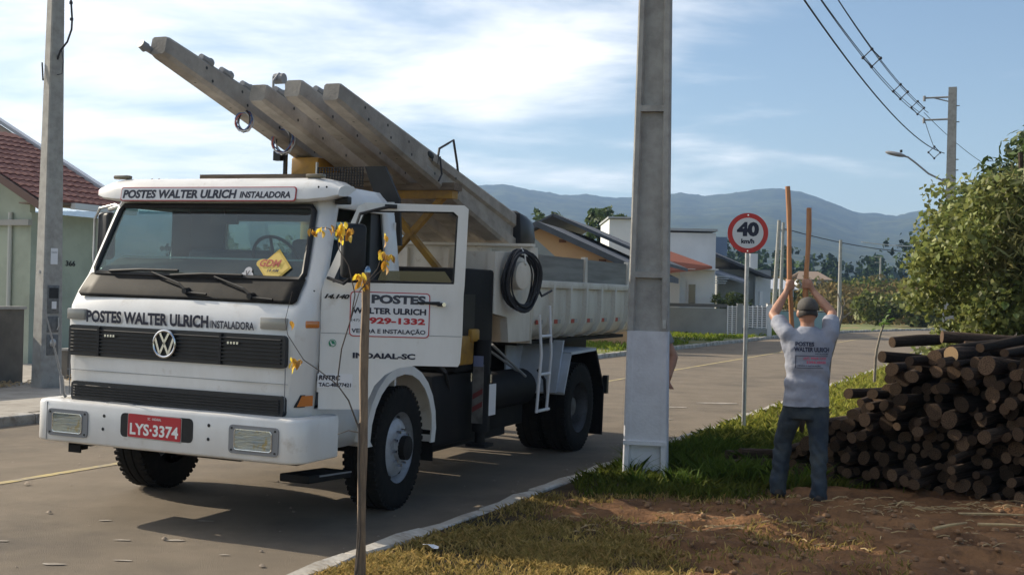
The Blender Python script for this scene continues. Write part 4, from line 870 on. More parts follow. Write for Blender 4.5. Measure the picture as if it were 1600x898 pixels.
# ladder
mb = Mb()
for dy in (0, .29): mb.tube([(1.27, 4.36+dy, 1.70-.1*(dy == 0)), (1.29, 4.40+dy, 1.18), (1.27, 4.36+dy, .58)], .017, 6)
lad = mb.build('ladder', M_stick, truck)
for z in (1.38, .98, .60): Mb().tube([(1.285, 4.38, z), (1.285, 4.68, z)], .016, 6).build('rung', M_stick, lad)
mb = Mb(); mb.tube([(1.0, 3.76, 1.30), (1.12, 4.40, .95)], .014, 6); mb.tube([(.8, 3.9, 1.30), (.95, 4.7, .95)], .014, 6); mb.build('stay_rods', M_greyp, truck)
mb = Mb(); mb.tube([(1.1, 4.8, 1.0), (1.2, 4.75, .9), (1.2, 4.78, .72), (1.05, 4.9, .66)], .018, 6); mb.tube([(1.0, 2.3, 1.3), (1.15, 2.4, 1.1), (1.1, 2.6, .9)], .02, 6); mb.build('hoses', M_black, truck)

# ------------------------------------------------------------------ things lying on the lorry
def on_truck(name, label, cat, M=None, group=None):
    return thing(name, label, cat, TM @ (M or Matrix.Identity(4)), group)
tb = on_truck('timber_beam', 'long weathered timber beam lying across behind the truck cab roof, under the tips of the concrete posts', 'beam')
mb = Mb(); xs = np.linspace(-1.24, .72, 12); vs = []
for x in xs:
    w = .01*fbm(x*2, 1, 4)
    vs += [(x, 1.93+w, 2.768+w), (x, 2.10+w, 2.768+w), (x, 2.10+w, 2.835+w*.3), (x, 1.93+w, 2.835+w*.3)]
mb.add(vs, [(i*4+j, i*4+(j+1) % 4, i*4+4+(j+1) % 4, i*4+4+j) for i in range(11) for j in range(4)]+[(3, 2, 1, 0), (44, 45, 46, 47)]); mb.build('beam', M_wood, tb)
SL = -.215
def conc_post(x, ytip, ztop, yend, w0, w1, h0, h1, label, extras=()):
    """tapering concrete post, narrow at the tip; ztop is its top edge height at the tip"""
    o = on_truck('concrete_post', label, 'concrete post', group='concrete posts on the truck')
    L = math.hypot(yend-ytip, (yend-ytip)*SL); d = Vector((0, 1, SL)).normalized(); n = Vector((0, -SL, 1)).normalized(); a = Vector((1, 0, 0)); tip = Vector((x, ytip, ztop)); vs = []
    ks = [0, .01, .2, .40, .44, .6, .8, 1]
    for i, k in enumerate(ks):
        w = w0+(w1-w0)*k; h = h0+(h1-h0)*k; q = tip+d*L*k; sh = .012 if i == 0 else 0; c = .028; rc = .035 if i >= 4 else .0
        for px, pz in ((-w/2+sh, -c), (-w/2+c, -sh), (w/2-c, -sh), (w/2-sh, -c), (w/2-sh, -h*.34), (w/2-sh-rc, -h*.40), (w/2-sh-rc, -h*.62), (w/2-sh, -h*.68), (w/2-sh, -h+c), (w/2-c, -h+sh), (-w/2+c, -h+sh), (-w/2+sh, -h+c)):
            vs.append(q+a*px+n*pz+Vector((0, 0, .003*fbm(q.y*3+x, 2))))
    m = len(ks); fs = [(i*12+j, i*12+(j+1) % 12, i*12+12+(j+1) % 12, i*12+12+j) for i in range(m-1) for j in range(12)]+[tuple(reversed(range(12))), tuple((m-1)*12+j for j in range(12))]
    mb = Mb(); mb.add(vs, fs); mb.build('shaft', M_conc_old, o, smooth=True, angle=22)
    at = lambda k, px, pz: tip+d*L*k+a*(px*(w0+(w1-w0)*k))+n*(pz*(h0+(h1-h0)*k))
    hole = Mb()
    for k in (.10, .2, .3, .42, .55):
        for pz in (-.35, -.72): q = at(k+.02*(pz < -.5), .5, pz)+Vector((.001, 0, 0)); hole.disc(q+Vector((.002, 0, 0)), (1, 0, 0), .014, 8)
        q = at(k, .0, -1)+n*-.001; hole.disc(q, -n, .010, 8)
    tag(hole.build('bolt_holes', M_black, o), kind='stuff')
    for e in extras:
        if e[0] == 'pit':                                     # chipped dark slots near the top arris
            for k in e[1]:
                Mb().ball(at(k, .485, -.22), (.014, .075, .034), 8, 6, M=Matrix.Rotation(math.atan(SL), 3, 'X')).build('cable_slot', M_black, o)
        if e[0] == 'clamp':
            for k in e[1]:
                q = at(k, .30, .06); mb = Mb(); mb.cyl(q-d*.05, q+d*.06, .028, .034, n=10); mb.ball(q+d*.07, (.04, .04, .04), 8, 6); mb.build('insulator', M_greyp, o, smooth=True)
        if e[0] == 'coil':
            k, px, pz, rad, tilt = e[1:]; q = at(k, px, pz)
            for i_, (nm, cm) in enumerate((('red_wire', (.35, .08, .07)), ('blue_wire', (.07, .12, .28)), ('pale_wire', (.45, .45, .45)), ('black_wire', (.02, .02, .02)), ('blue_wire', 0), ('pale_wire', 0))):
                mb = Mb(); pts = []
                for a_ in np.linspace(0, 6.283*1.0, 22, endpoint=False):
                    r_ = rad*(1+.10*math.sin(2*a_+i_*1.7)+.035*i_-.09); pts.append(q+Vector((r_*math.cos(a_)*math.cos(tilt), r_*.3*math.cos(a_+i_), r_*math.sin(a_)-rad*.9)))
                mb.tube(pts, .006, 5, closed=True); mb.build('wire_coil', MATS.get(nm) or mat(nm, cm, .5), o, smooth=True)
        if e[0] == 'pulley':
            q = at(e[1], .0, 0); mb = Mb(); mb.tube([q, q+Vector((0, 0, .10)), q+Vector((.02, .05, .17)), q+Vector((.04, .12, .15)), q+Vector((.05, .13, .02))], .011, 6); mb.cyl(q+Vector((-.03, .07, .13)), q+Vector((.06, .07, .13)), .045, n=12); mb.build('roof_bracket', M_greyp, o)
        if e[0] == 'rope':
            q = at(e[1], .45, 0); mb = Mb(); mb.tube([q+Vector((.0, -.22, -.05)), q+Vector((0, -.18, .10)), q+Vector((.0, 0, .17)), q+Vector((0, .12, .22)), q+Vector((0, .22, .0)), q+Vector((0, .25, -.1))], .012, 6); mb.tube([q+Vector((.03, -.22, .02)), q+Vector((.06, -.23, -.15)), q+Vector((.08, -.33, -.22))], .009, 5); mb.build('loose_cable', M_wire, o)
    return o
conc_post(-.38, .27, 3.745, 5.15, .165, .25, .165, .42, 'longest concrete post on the truck, jutting farthest forward over the cab with wire coils', (('pit', (.31,)), ('clamp', (.10, .155, .215)), ('coil', .225, .30, -.95, .085, .4), ('coil', .33, .56, -.70, .115, .5), ('coil', .50, .62, -.62, .085, 1.2)))
mb = Mb(); q = TM @ Vector((-.46, .14, 3.60))
o = bpy.data.objects[-1] if False else [x for x in C.objects if x.name.startswith('concrete_post')][-1]
mb.cyl((-.45, .28, 3.62), (-.47, .18, 3.655), .026, .03, n=12); mb.cyl((-.465, .21, 3.64), (-.475, .16, 3.665), .04, .034, n=12); mb.build('end_insulator', M_greyp, o, smooth=True)
conc_post(-.02, 1.09, 3.50, 5.15, .17, .25, .165, .42, 'second concrete post of the load, with a bent bracket at its tip', (('pulley', .05), ('clamp', (.05,)), ('pit', (.30,))))
conc_post(.34, 1.06, 3.52, 5.2, .17, .25, .165, .42, 'third concrete post of the load, between two others, with slots along its edge', (('pit', (.10, .155, .21, .44)), ('clamp', (.07,))))
conc_post(.70, 1.07, 3.48, 4.98, .17, .25, .165, .42, 'near-side concrete post above the open door, a loose black cable on it', (('rope', .50), ('pit', (.41,))))
bg_ = on_truck('plastic_sack', 'black plastic sack wrapped round the lower end of the concrete posts', 'sack')
mb = Mb(); vs = []; rs = random.Random(4)
for k, (y, s_) in enumerate([(4.72, .9), (4.74, 1.0), (4.9, 1.04), (5.08, 1.0), (5.11, .85)]):
    for a_ in range(14):
        an = a_/14*6.283; ex = lambda v: math.copysign(abs(v)**.55, v)
        vs.append((.74+ex(math.cos(an))*.16*s_+rs.uniform(-.008, .008), y+rs.uniform(-.01, .01), 2.47+SL*(y-4.9)+ex(math.sin(an))*.215*s_+rs.uniform(-.008, .008)))
mb.add(vs, [(i*14+j, i*14+(j+1) % 14, i*14+14+(j+1) % 14, i*14+14+j) for i in range(4) for j in range(14)]+[tuple(range(14)), tuple(56+j for j in range(14))]); mb.build('wrapping', mat('sack_plastic', (.025, .025, .028), .45), bg_, smooth=True)
hc = on_truck('hose_coil', 'coil of black hose hanging on the side box of the truck', 'hose', Matrix.Translation((1.27, 3.76, 0)) @ Matrix.Rotation(R(-14), 4, 'Z') @ Matrix.Translation((-1.27, -3.76, 0)))
mb = Mb(); rs = random.Random(9); pts = []
for i in range(15*28):
    a_ = i/28*6.283; turn = i/28; r_ = .252+.028*math.sin(turn*2.3)+.010*math.sin(a_*2+turn); pts.append((1.31+.04*math.sin(turn*1.7)+.012*math.sin(a_*3), 3.76+r_*math.cos(a_)*1.0, 1.965+r_*math.sin(a_)*1.05-.03*(math.sin(a_) < 0)*abs(math.sin(a_))))
mb.tube(pts, .0095, 6); mb.tube([pts[-1], (1.33, 4.08, 1.80), (1.34, 4.24, 1.86)], .0125, 6); mb.build('hose', M_wire, hc, smooth=True)
Mb().tube([(1.30, 3.74, 2.28), (1.345, 3.75, 2.2), (1.35, 3.76, 2.12), (1.32, 3.81, 2.10)], .008, 5).build('tie', M_letw, hc)
# ------------------------------------------------------------------ street furniture
# concrete utility pole in the middle: double-T section, ladder-like recesses, whitewashed foot
def lime_mat():
    m = mat('whitewash', (0.66, 0.67, 0.71), 0.85, col2=(0.52, 0.52, 0.55), scale=4, lo=0.45, hi=0.75, bump=.25, bscale=40, col3=(.40, .38, .36), scale3=9, lo3=.66, hi3=.8); return m
M_lime = lime_mat()
mp_ = thing('utility_pole', 'large concrete utility pole with whitewashed foot in front of the truck tail', 'utility pole', Matrix.Translation((1.325, 11.42, .06)) @ Matrix.Rotation(R(-11), 4, 'Z'))
H = 9.0
def hw_(z): return .212-.0125*z                                  # half width of recessed face
def hd_(z): return .135-.005*z
def dt_section(z, rec):
    a, d = hw_(z), hd_(z); fl = .055; r = .055 if rec else .004
    c = .014; return [(-a, -d+c), (-a+c, -d), (-a+fl, -d), (-a+fl+.018, -d+r), (a-fl-.018, -d+r), (a-fl, -d), (a-c, -d), (a, -d+c), (a, d), (a-fl, d), (a-fl-.018, d-r), (-a+fl+.018, d-r), (-a+fl, d), (-a, d)]
def pole_seg(mb, z0, z1, rec, n=3):
    zs = np.linspace(z0, z1, n); vs = [(x, y, z) for z in zs for x, y in dt_section(z, rec)]; q = 14
    mb.add(vs, [(i*q+j, i*q+(j+1) % q, i*q+q+(j+1) % q, i*q+q+j) for i in range(n-1) for j in range(q)]+[tuple(reversed(range(q))), tuple((n-1)*q+j for j in range(q))])
mb = Mb(); pole_seg(mb, -.1, .36, True); pole_seg(mb, .36, 1.42, False); mb.build('whitewashed_foot', M_lime, mp_)
mb = Mb(); pole_seg(mb, 1.42, 1.93, True); pole_seg(mb, 1.99, 3.52, True, 4); pole_seg(mb, 3.58, 5.1, True, 4); pole_seg(mb, 5.16, 6.7, True, 4); pole_seg(mb, 6.76, H, True, 4)
mb.build('shaft', M_conc, mp_)
for z in (1.93, 3.52, 5.10, 6.70):
    mb = Mb(); pole_seg(mb, z, z+.06, False, 2); mb.build('rung', M_conc, mp_)
mb = Mb(); mb.box(hw_(1.5)-.05, hw_(1.5)-.02, -hd_(1.5)-.012, -hd_(1.5), 1.45, 1.53); mb.build('tag', M_steel, mp_)
Mb().box(-hw_(.4), hw_(.4), -hd_(.4)-.012, -hd_(.4)+.03, .335, .375).build('lime_ledge', M_lime, mp_)
Mb().box(.60-.2, 1.35, -.03, .03, 8.4, 8.46).build('cross_arm', M_steel, mp_)
# slim concrete pole before the house on the left, with meter boxes in it
lp = thing('meter_pole', 'grey concrete pole with electricity meter boxes beside the green house', 'utility pole', Matrix.Translation((-7.55, 19.3, .1)) @ Matrix.Rotation(R(-40), 4, 'Z'))
mb = Mb(); zs = [-.1, 2, 4, 6, 8]; vs = []
for z in zs:
    a, b = .165-.0115*z, .185-.012*z; c = .02
    vs += [(x, y, z) for x, y in ((-a, -b+c), (-a+c, -b), (a-c, -b), (a, -b+c), (a, b-c), (a-c, b), (-a+c, b), (-a, b-c))]
mb.add(vs, [(i*8+j, i*8+(j+1) % 8, i*8+8+(j+1) % 8, i*8+8+j) for i in range(4) for j in range(8)]+[tuple(reversed(range(8))), tuple(32+j for j in range(8))]); mb.build('shaft', M_conc, lp)
# meter recesses are on the face that looks to the camera's right
for z0, z1, k in ((1.22, 1.68, 0), (.92, 1.18, 1), (.55, .88, 2)):
    mb = Mb(); mb.box(.152-.0115*z0-.0, .162-.0115*z0+.014, -.10, .10, z0, z1); bx_ = mb.build('meter_box', mat('meter_grey', (.16, .165, .165), .6, col2=(.10, .10, .10), scale=20), lp, bevel=.01)
    xf_ = .162-.0115*z0+.015
    if k == 0: Mb().box(xf_, xf_+.006, -.03, .05, z0+.08, z0+.2).build('meter_label', M_stick, bx_); Mb().box(xf_, xf_+.004, -.08, .08, z0+.25, z0+.42).build('meter_window', M_black, bx_)
    if k == 1: Mb().tube([(xf_, .07, z0+.04), (xf_+.02, .085, z0+.1), (xf_+.02, .08, z0+.24)], .012, 6).build('pipe', M_steel, bx_)
    if k == 2: Mb().ball((xf_, 0, z0+.2), (.03, .06, .07), 10, 8).build('lock_cover', M_steel, bx_, smooth=True)
mb = Mb(); mb.box(.145, .153, -.06, .06, 2.02, 2.28); mb.build('paper_notice', M_stick, lp)
text('lettering', 'CELESC', M_letn, lp, frameM((.1535, -.05, 2.2), (0, 1, 0), (0, 0, 1)), width=.1, height=.03)
Mb().cyl((0.0, -.17, 1.9), (0.0, -.16, 1.9), .025, n=10).build('screw_anchor', M_greyp, lp)
mb = Mb(); mb.tube([(.10, 0, 5.35), (.18, 0, 5.48), (.30, .05, 5.62), (.37, .08, 5.82), (.38, .08, 5.98), (.33, .07, 6.4), (.30, .05, 7.4)], .016, 6); mb.tube([(.1, 0, 5.4), (.22, 0, 5.48), (.28, 0, 5.3), (.25, 0, 5.1), (.1, 0, 5.1)], .007, 5)
for z, x in ((5.98, .38), (6.25, .35), (6.55, .325)): mb.cyl((x, .07, z-.02), (x, .07, z+.02), .028, n=8)
mb.build('service_cable', M_wire, lp)
Mb().tube([(-.13, -.14, 5.3), (-.05, -.16, 5.0)], .014, 6).build('cable_end', M_wire, lp)

# speed sign
sg = thing('speed_sign', 'round red-bordered 40 km/h speed limit sign on a thin steel post by the kerb', 'sign', Matrix.Translation((3.08, 15.55, .09)) @ Matrix.Rotation(R(-8), 4, 'Z'))
mb = Mb(); mb.cyl((0, 0, -.1), (0, 0, 2.84), .028, n=14); mb.build('post', M_steel, sg, smooth=True)
zc = 2.585
Mb().cyl((0, -.036, zc), (0, -.030, zc), .262, n=48).build('red_disc', mat('sign_red', (.52, .03, .025), .4), sg)
Mb().cyl((0, -.0385, zc), (0, -.0365, zc), .200, n=48).build('white_disc', mat('sign_white', (.66, .65, .64), .4), sg)
Mb().cyl((0, -.030, zc), (0, -.028, zc), .262, n=48).build('disc_back', M_steel, sg)
text('numeral', '40', M_letn, sg, frameM((0, -.040, zc-.045), (1, 0, 0), (0, 0, 1)), width=.285, height=.19, bold=.06, align='CENTER')
text('lettering', 'km/h', M_letn, sg, frameM((0, -.040, zc-.138), (1, 0, 0), (0, 0, 1)), width=.17, height=.062, bold=.05, align='CENTER')
for z in (zc+.235, zc-.235): Mb().cyl((0, -.04, z), (0, -.03, z), .01, n=8).build('bolt', M_chrome, sg)
mb = Mb(); mb.box(-.04, .04, -.03, .03, zc+.1, zc+.13); mb.box(-.04, .04, -.03, .03, zc-.13, zc-.1); mb.build('clamp', M_steel, sg)

# tall pole on the right with brackets and a street lamp
rp = thing('utility_pole', 'tall concrete pole rising above the bushes, carrying power lines and a street lamp', 'utility pole', Matrix.Translation((16.3, 44.2, 0)) @ Matrix.Rotation(-HD, 4, 'Z'))
mb = Mb(); vs = []
for z in (0, 3, 6, 9.9): a, b = .20-.006*z, .17-.005*z; vs += [(-a, -b, z), (a, -b, z), (a, b, z), (-a, b, z)]
mb.add(vs, [(i*4+j, i*4+(j+1) % 4, i*4+4+(j+1) % 4, i*4+4+j) for i in range(3) for j in range(4)]+[(12, 13, 14, 15)]); mb.build('shaft', M_conc, rp)
for z in (9.55, 8.05+.55+.12):
    mb = Mb(); mb.tube([(-.1, 0, z), (-1.02, 0, z)], .035, 6); mb.cyl((-1.0, 0, z-.12), (-1.0, 0, z+.08), .05, n=8)
    if z > 9: mb.tube([(-.1, 0, z-.18), (-.7, 0, z)], .025, 5)
    mb.build('bracket', M_greyp, rp)
for z in (9.2, 8.6, 7.2, 6.8): Mb().cyl((.1, -.05, z), (.26, -.05, z), .02, n=6).build('step_bolt', M_greyp, rp)
la = link('street_lamp', None, rp)
mb = Mb(); mb.box(-.30, -.12, -.06, .06, 6.25, 6.5); mb.tube([(-.2, 0, 6.38), (-.8, 0, 6.7), (-1.25, 0, 7.1), (-1.55, 0, 7.34), (-1.75, 0, 7.40)], .035, 8); mb.build('lamp_arm', M_greyp, la, smooth=True)
mb = Mb(); mb.ball((0, 0, 0), (.40, .15, .085), 14, 8); o = mb.build('lamp_head', M_greyp, la, smooth=True); o.matrix_local = Matrix.Translation((-2.0, 0, 7.47)) @ Matrix.Rotation(R(14), 4, 'Y')
mb = Mb(); mb.ball((0, 0, 0), (.2, .10, .06), 12, 8); o = mb.build('lamp_lens', mat('lamp_lens', (.6, .62, .63), .2), la, smooth=True); o.matrix_local = Matrix.Translation((-2.17, 0, 7.49)) @ Matrix.Rotation(R(14), 4, 'Y')
Mb().cyl((-1.8, 0, 7.52), (-1.8, 0, 7.62), .05, n=8).build('photocell', M_black, la)
# power lines from the middle pole to the right pole and on
def sag(p, q, s, n=26): p, q = Vector(p), Vector(q); return [p.lerp(q, k/n)-Vector((0, 0, s*4*(k/n)*(1-k/n))) for k in range(n+1)]
RW = rp.matrix_world; 
bpy.context.view_layer.update()
A0, B0 = Vector((1.33-.75, 11.42, 8.55)), RW @ Vector((-1.0, 0, 9.0))
ofs = [Vector((0, 0, .24)), Vector((-.2, 0, 0)), Vector((.2, 0, 0)), Vector((0, 0, -.24))]
for i, o_ in enumerate(ofs):
    tag(Mb().tube(sag(A0+o_, B0+o_*.8, .62+.03*i), .011, 5).build('power_line', M_wire), ['topmost of the bundled power lines held by diamond spacers', 'left one of the bundled power lines held by diamond spacers', 'right one of the bundled power lines held by diamond spacers', 'lowest of the bundled power lines held by diamond spacers'][i], 'cable', 'power lines')
C0 = RW @ Vector((-.25, 0, 7.45))
tag(Mb().tube(sag((1.2, 11.4, 7.0), C0, .75), .016, 5).build('power_line', M_wire), 'thick lone cable sagging lowest to the lamp pole', 'cable', 'power lines')
D0 = P3(78, -2.6, 9.2)
tag(Mb().tube(sag(B0, D0, .8), .012, 5).build('power_line', M_wire), 'cable running on from the lamp pole behind the bushes', 'cable', 'power lines')
def spacer(k, label, p=A0, q=B0, s=.66):
    c = Vector(p).lerp(Vector(q), k)-Vector((0, 0, s*4*k*(1-k))); r = .23
    pts = [c+Vector((0, 0, r)), c+Vector((r, 0, 0)), c+Vector((0, 0, -r)), c+Vector((-r, 0, 0))]; t = thing('cable_spacer', label, 'cable spacer', Matrix.Translation(c), 'cable spacers')
    mb = Mb(); mb.tube([p-c for p in pts], .022, 6, closed=True)
    for p in pts: mb.ball(p-c, .045, 8, 6)
    mb.build('spacer_frame', M_wire, t)
for k, lb in ((.585, 'nearest and largest diamond spacer on the power lines'), (.775, 'second diamond spacer along the power lines'), (.93, 'third diamond spacer, close left of the lamp pole bracket')): spacer(k, lb)
spacer(.06, 'small diamond spacer just below the lamp pole brackets', B0-Vector((0, 0, 1.2)), D0, .8)
tag(Mb().tube(sag(B0-Vector((0, 0, .2)), B0-Vector((-.45, 0, 1.4)), .05), .012, 5).build('power_line', M_wire), 'short cable dropping down beside the lamp pole', 'cable', 'power lines')
# far poles
def far_pole(px, Y, ztop, label, w=.13, dz=0):
    X = (px-800)/1850*Y; t = thing('utility_pole', label, 'utility pole', Matrix.Translation((X, Y, dz)))
    mb = Mb(); mb.cyl((0, 0, -1), (0, 0, ztop-dz), w*1.25, w*.85, n=8); mb.build('shaft', M_conc, t, smooth=True)
    return t
t = far_pole(1209, 84, 7.5, 'left one of the two thin concrete poles beyond the white gate', .15); t.rotation_euler = (0, R(2.2), 0)
t = far_pole(1219.5, 88, 7.6, 'right one of the two thin concrete poles beyond the white gate', .13); Mb().box(-.3, .3, -.05, .05, 7.0, 7.08).build('cross_arm', M_greyp, t); t.rotation_euler = (0, R(.8), 0)
t = far_pole(1312, 90, 6.5, 'thin far pole standing alone before the scrub', .14)
t = far_pole(1375, 190, 9.2, 'tiny distant pole with two arms above the scrub', .16); 
for z in (9.1, 8.2): Mb().box(-.9, .1, -.06, .06, z, z+.14).build('cross_arm', M_conc, t)
tag(Mb().tube(sag((26.5, 95.5 - 5.5, 6.4), (37.5, 92, 6.7), .35), .035, 5).build('power_line', mat('pale_cable', (.55, .56, .58), .5)), 'pale distant cable strung from the lone far pole to the bushes', 'cable', 'power lines')
tag(Mb().tube(sag((20.0, 88, 7.2), (48.5, 120, 7.5), 1.0), .035, 5).build('power_line', M_wire), 'dark distant cable strung from the twin poles', 'cable', 'power lines')
# ------------------------------------------------------------------ house on the left
M_green = mat('pale_green_render', (.40, .44, .35), .85, col2=(.31, .34, .27), scale=1.2)
M_tile = mat('red_brown_tile', (.20, .072, .055), .75, col2=(.13, .05, .042), scale=3.0, lo=.4, hi=.65)
M_flash = mat('galvanised_flashing', (.55, .57, .60), .5, metal=.3)
hl = thing('green_house', 'pale green house with red-brown tiled roof behind the meter pole', 'house')
ET, EZ = -19.0, 3.52; SA, SB_ = 18.1, 20.75
def HP(s, t, z): p = P2(s, t); return Vector((p.x, p.y, z))
def hbox(mb, s0, s1, t0, t1, z0, z1): 
    vs = [HP(s, t, z) for z in (z0, z1) for s in (s0, s1) for t in (t0, t1)]; mb.add(vs, [(0, 1, 3, 2), (4, 6, 7, 5), (0, 4, 5, 1), (1, 5, 7, 3), (3, 7, 6, 2), (2, 6, 4, 0)])
mb = Mb(); hbox(mb, SA+.35, SB_-.1, -26, -19.55, 0, 3.3); mb.build('wall', M_green, hl)
mb = Mb(); mb.prism([HP(SA+.355, -19.6, 3.3), HP(SA+.355, -19.6, 3.74), HP(SA+.355, -26, 7.0), HP(SA+.355, -26, 3.3)], HP(SA+.5, 0, 0)-HP(SA+.355, 0, 0)); mb.build('gable', M_green, hl)
rs_ = .51
def roofp(s, u, off=0.0): return HP(s, ET-u, EZ+u*rs_+off)          # u: horizontal distance up from the eave
rf = link('roof', None, hl)
mb = Mb(); mb.prism([roofp(SA, 0), roofp(SB_, 0), roofp(SB_, 6), roofp(SA, 6)], (0, 0, -.05)); mb.build('roof_deck', M_wood, rf)
# tiles: wavy pieces overlapping in courses
tw_, th_ = .20, .30
xs = np.linspace(0, 1, 7); vs = []
sl = Vector((0, -1, rs_)).normalized()
a_dir = (HP(1, 0, 0)-HP(0, 0, 0)).normalized(); u_dir = (roofp(0, 1)-roofp(0, 0)).normalized(); n_dir = a_dir.cross(u_dir).normalized(); n_dir = n_dir if n_dir.z > 0 else -n_dir
tm = Mb()
for v in (0, 1):
    for x in xs: w = .028*math.sin(x*math.pi*1.0)+.004; tm.v.append(tuple(a_dir*(x*tw_)+u_dir*(v*(th_+.06))+n_dir*(w+(.030 if v == 0 else .004))))
for x in xs: tm.v.append(tuple(a_dir*(x*tw_)+n_dir*(.0)))
for i in range(6): tm.f += [(i, i+1, 8+i, 7+i), (14+i, 15+i, i+1, i)]; tm.mi += [0, 0]
tmesh = tm.mesh('roof_tile', M_tile, smooth=True, angle=50)
nt = 0; rest = Mb(); ul = th_/math.sqrt(1+rs_*rs_)
for r_ in range(int(3.6/ul)):
    for c_ in range(int((SB_-SA)/tw_)):
        base = roofp(SA+c_*tw_+.01, r_*ul, .01); base.z += random.uniform(-.004, .004)
        if nt < 170: o = link('roof_tile', tmesh, rf); o.location = base; nt += 1
        else: rest.add([Vector(v)+base for v in tm.v], tm.f)
rest_ = tag(rest.build('roof_tiles_upper', M_tile, rf), kind='stuff')
mb = Mb(); mb.prism([roofp(SB_-.02, -.1, .02), roofp(SB_+.16, -.1, .02), roofp(SB_+.16, 6, .02), roofp(SB_-.02, 6, .02)], (0, 0, .09)); mb.build('flashing', M_flash, rf)
mb = Mb(); mb.prism([roofp(SA-.04, -.05, -.17), roofp(SA+.03, -.05, -.17), roofp(SA+.03, 6, -.17), roofp(SA-.04, 6, -.17)], (0, 0, .17)); mb.build('barge_board', mat('barge_brown', (.16, .10, .08), .8), rf)
mb = Mb(); mb.prism([HP(SA+.9, ET+.12, EZ-.12), HP(SB_+.1, ET+.12, EZ-.12), HP(SB_+.1, ET-.02, EZ-.12), HP(SA+.9, ET-.02, EZ-.12)], (0, 0, .13)); mb.build('gutter', mat('gutter_white', (.62, .63, .64), .5), rf)
mb = Mb(); mb.prism([HP(SA+.05, ET-.1, EZ-.06), HP(SB_, ET-.1, EZ-.06), HP(SB_, ET-.6, EZ-.06), HP(SA+.05, ET-.6, EZ-.06)], (0, 0, .03)); mb.build('soffit', mat('soffit_brown', (.22, .17, .13), .8), rf)
mb = Mb(); mb.tube([HP(SA+.30, -20.1, .2), HP(SA+.30, -20.1, 3.3)], .05, 8); mb.build('drain_pipe', mat('pipe_cream', (.5, .5, .45), .6), hl)
mb = Mb(); hbox(mb, SA+.22, SA+.33, -26, -19.5, 3.02, 3.14); mb.build('porch_beam', mat('grey_render', (.36, .35, .32), .85), hl)
dgt = frameM(HP(19.42, -19.545, 2.20), HP(1, 0, 0)-HP(0, 0, 0), (0, 0, 1))
text('house_number', '366', M_black, hl, dgt @ Matrix.Translation((0, 0, .008)), width=.28, height=.12, bold=.03)
# low grey wall in front
gw = tag(link('garden_wall', None), 'low dark grey rendered garden wall at the left edge', 'wall'); mb = Mb(); hbox(mb, 6, 14.9, -16.05, -15.9, 0, 1.36); mb.build('masonry', mat('dark_render', (.15, .135, .115), .9, col2=(.11, .10, .085), scale=3), gw)
mb = Mb(); hbox(mb, 5.95, 14.93, -16.08, -15.87, 1.362, 1.41); mb.build('coping', M_conc, gw)
gw2 = tag(link('garden_wall', None), 'low dark wall behind the meter pole beside the truck cab', 'wall'); mb = Mb(); hbox(mb, 15.9, 24, -16.05, -15.9, 0, .62); mb.build('masonry', MATS['dark_render'], gw2)
mb = Mb(); hbox(mb, 15.87, 24.03, -16.08, -15.87, .622, .66); mb.build('coping', M_conc, gw2)
mb = Mb(); g = random.Random(8)
for i in range(150):
    k = i % 2; q = HP(14.0+g.gauss(0, .35), -15.5+g.gauss(0, .15), .13) if k else HP(15.75+g.gauss(0, .12), -15.3+g.gauss(0, .12), .14)
    d = Vector((g.uniform(-1, 1), g.uniform(-1, 1), g.uniform(0, .9 if not k else .35)))*g.uniform(.12, .28); mb.tube([q, q+d*.6+Vector((0, 0, .03)), q+d], .006, 4)
tag(mb.build('dry_grass_tufts', M_straw), kind='stuff')

# ------------------------------------------------------------------ houses across the road (built square to the viewer's road frame)
M_roofg = mat('dark_grey_roof', (.075, .08, .092), .7, col2=(.055, .058, .066), scale=2)
M_orange = mat('orange_render', (.62, .37, .19), .85, col2=(.56, .33, .17), scale=.8)
M_whiter = mat('white_render', (.66, .67, .68), .85, col2=(.58, .59, .60), scale=.7)
M_greyr = mat('grey_wall_render', (.30, .31, .31), .88, col2=(.24, .25, .25), scale=.8)
M_pane = mat('dark_pane', (.03, .04, .05), .1, coat=.5)
def W(px, Y, z=0): return Vector(((px-800)/1850*Y, Y, z))
def zpx(px, py, Y): return CAM_H+(460+.0227*(px-800)-py)/1850*Y
def wpt(px, py, Y): return Vector(((px-800+.0227*(zpx(px, py, Y)-0)*0)/1850*Y, Y, zpx(px, py, Y)))
# orange gable house: gable end faces us, its ridge runs away from us
oh = thing('orange_house', 'house with orange gable wall and dark grey roof behind the truck body', 'house')
Yh = 42.0
A, Bp, Cc = wpt(836, 345, Yh), wpt(1010, 424, Yh), wpt(700, 420, Yh)      # apex, right eave, left eave
mb = Mb(); L_ = Vector((2.2, 9, 0)); low = lambda p: Vector((p.x, p.y, 0))
wallpoly = [low(Cc)+Vector((.5, 0, 0)), low(Bp)-Vector((.3, 0, 0)), Bp-Vector((.3, 0, -.05)), A-Vector((0, 0, .25)), Cc+Vector((.5, 0, 0))]
mb.prism([p+Vector((.12, .5, 0)) for p in wallpoly], L_); mb.build('wall', M_orange, oh)
rf = link('roof', None, oh); th = Vector((0, 0, -.22))
for P_, Q_ in ((A, Bp), (A, Cc)):
    mb = Mb(); mb.prism([P_, Q_+(Q_-P_)*.04, Q_+(Q_-P_)*.04+L_*1.05, P_+L_*1.05], th); mb.build('roof_slope', M_roofg, rf)
A2, B2 = wpt(862, 333, Yh+5), wpt(1040, 410, Yh+5); 
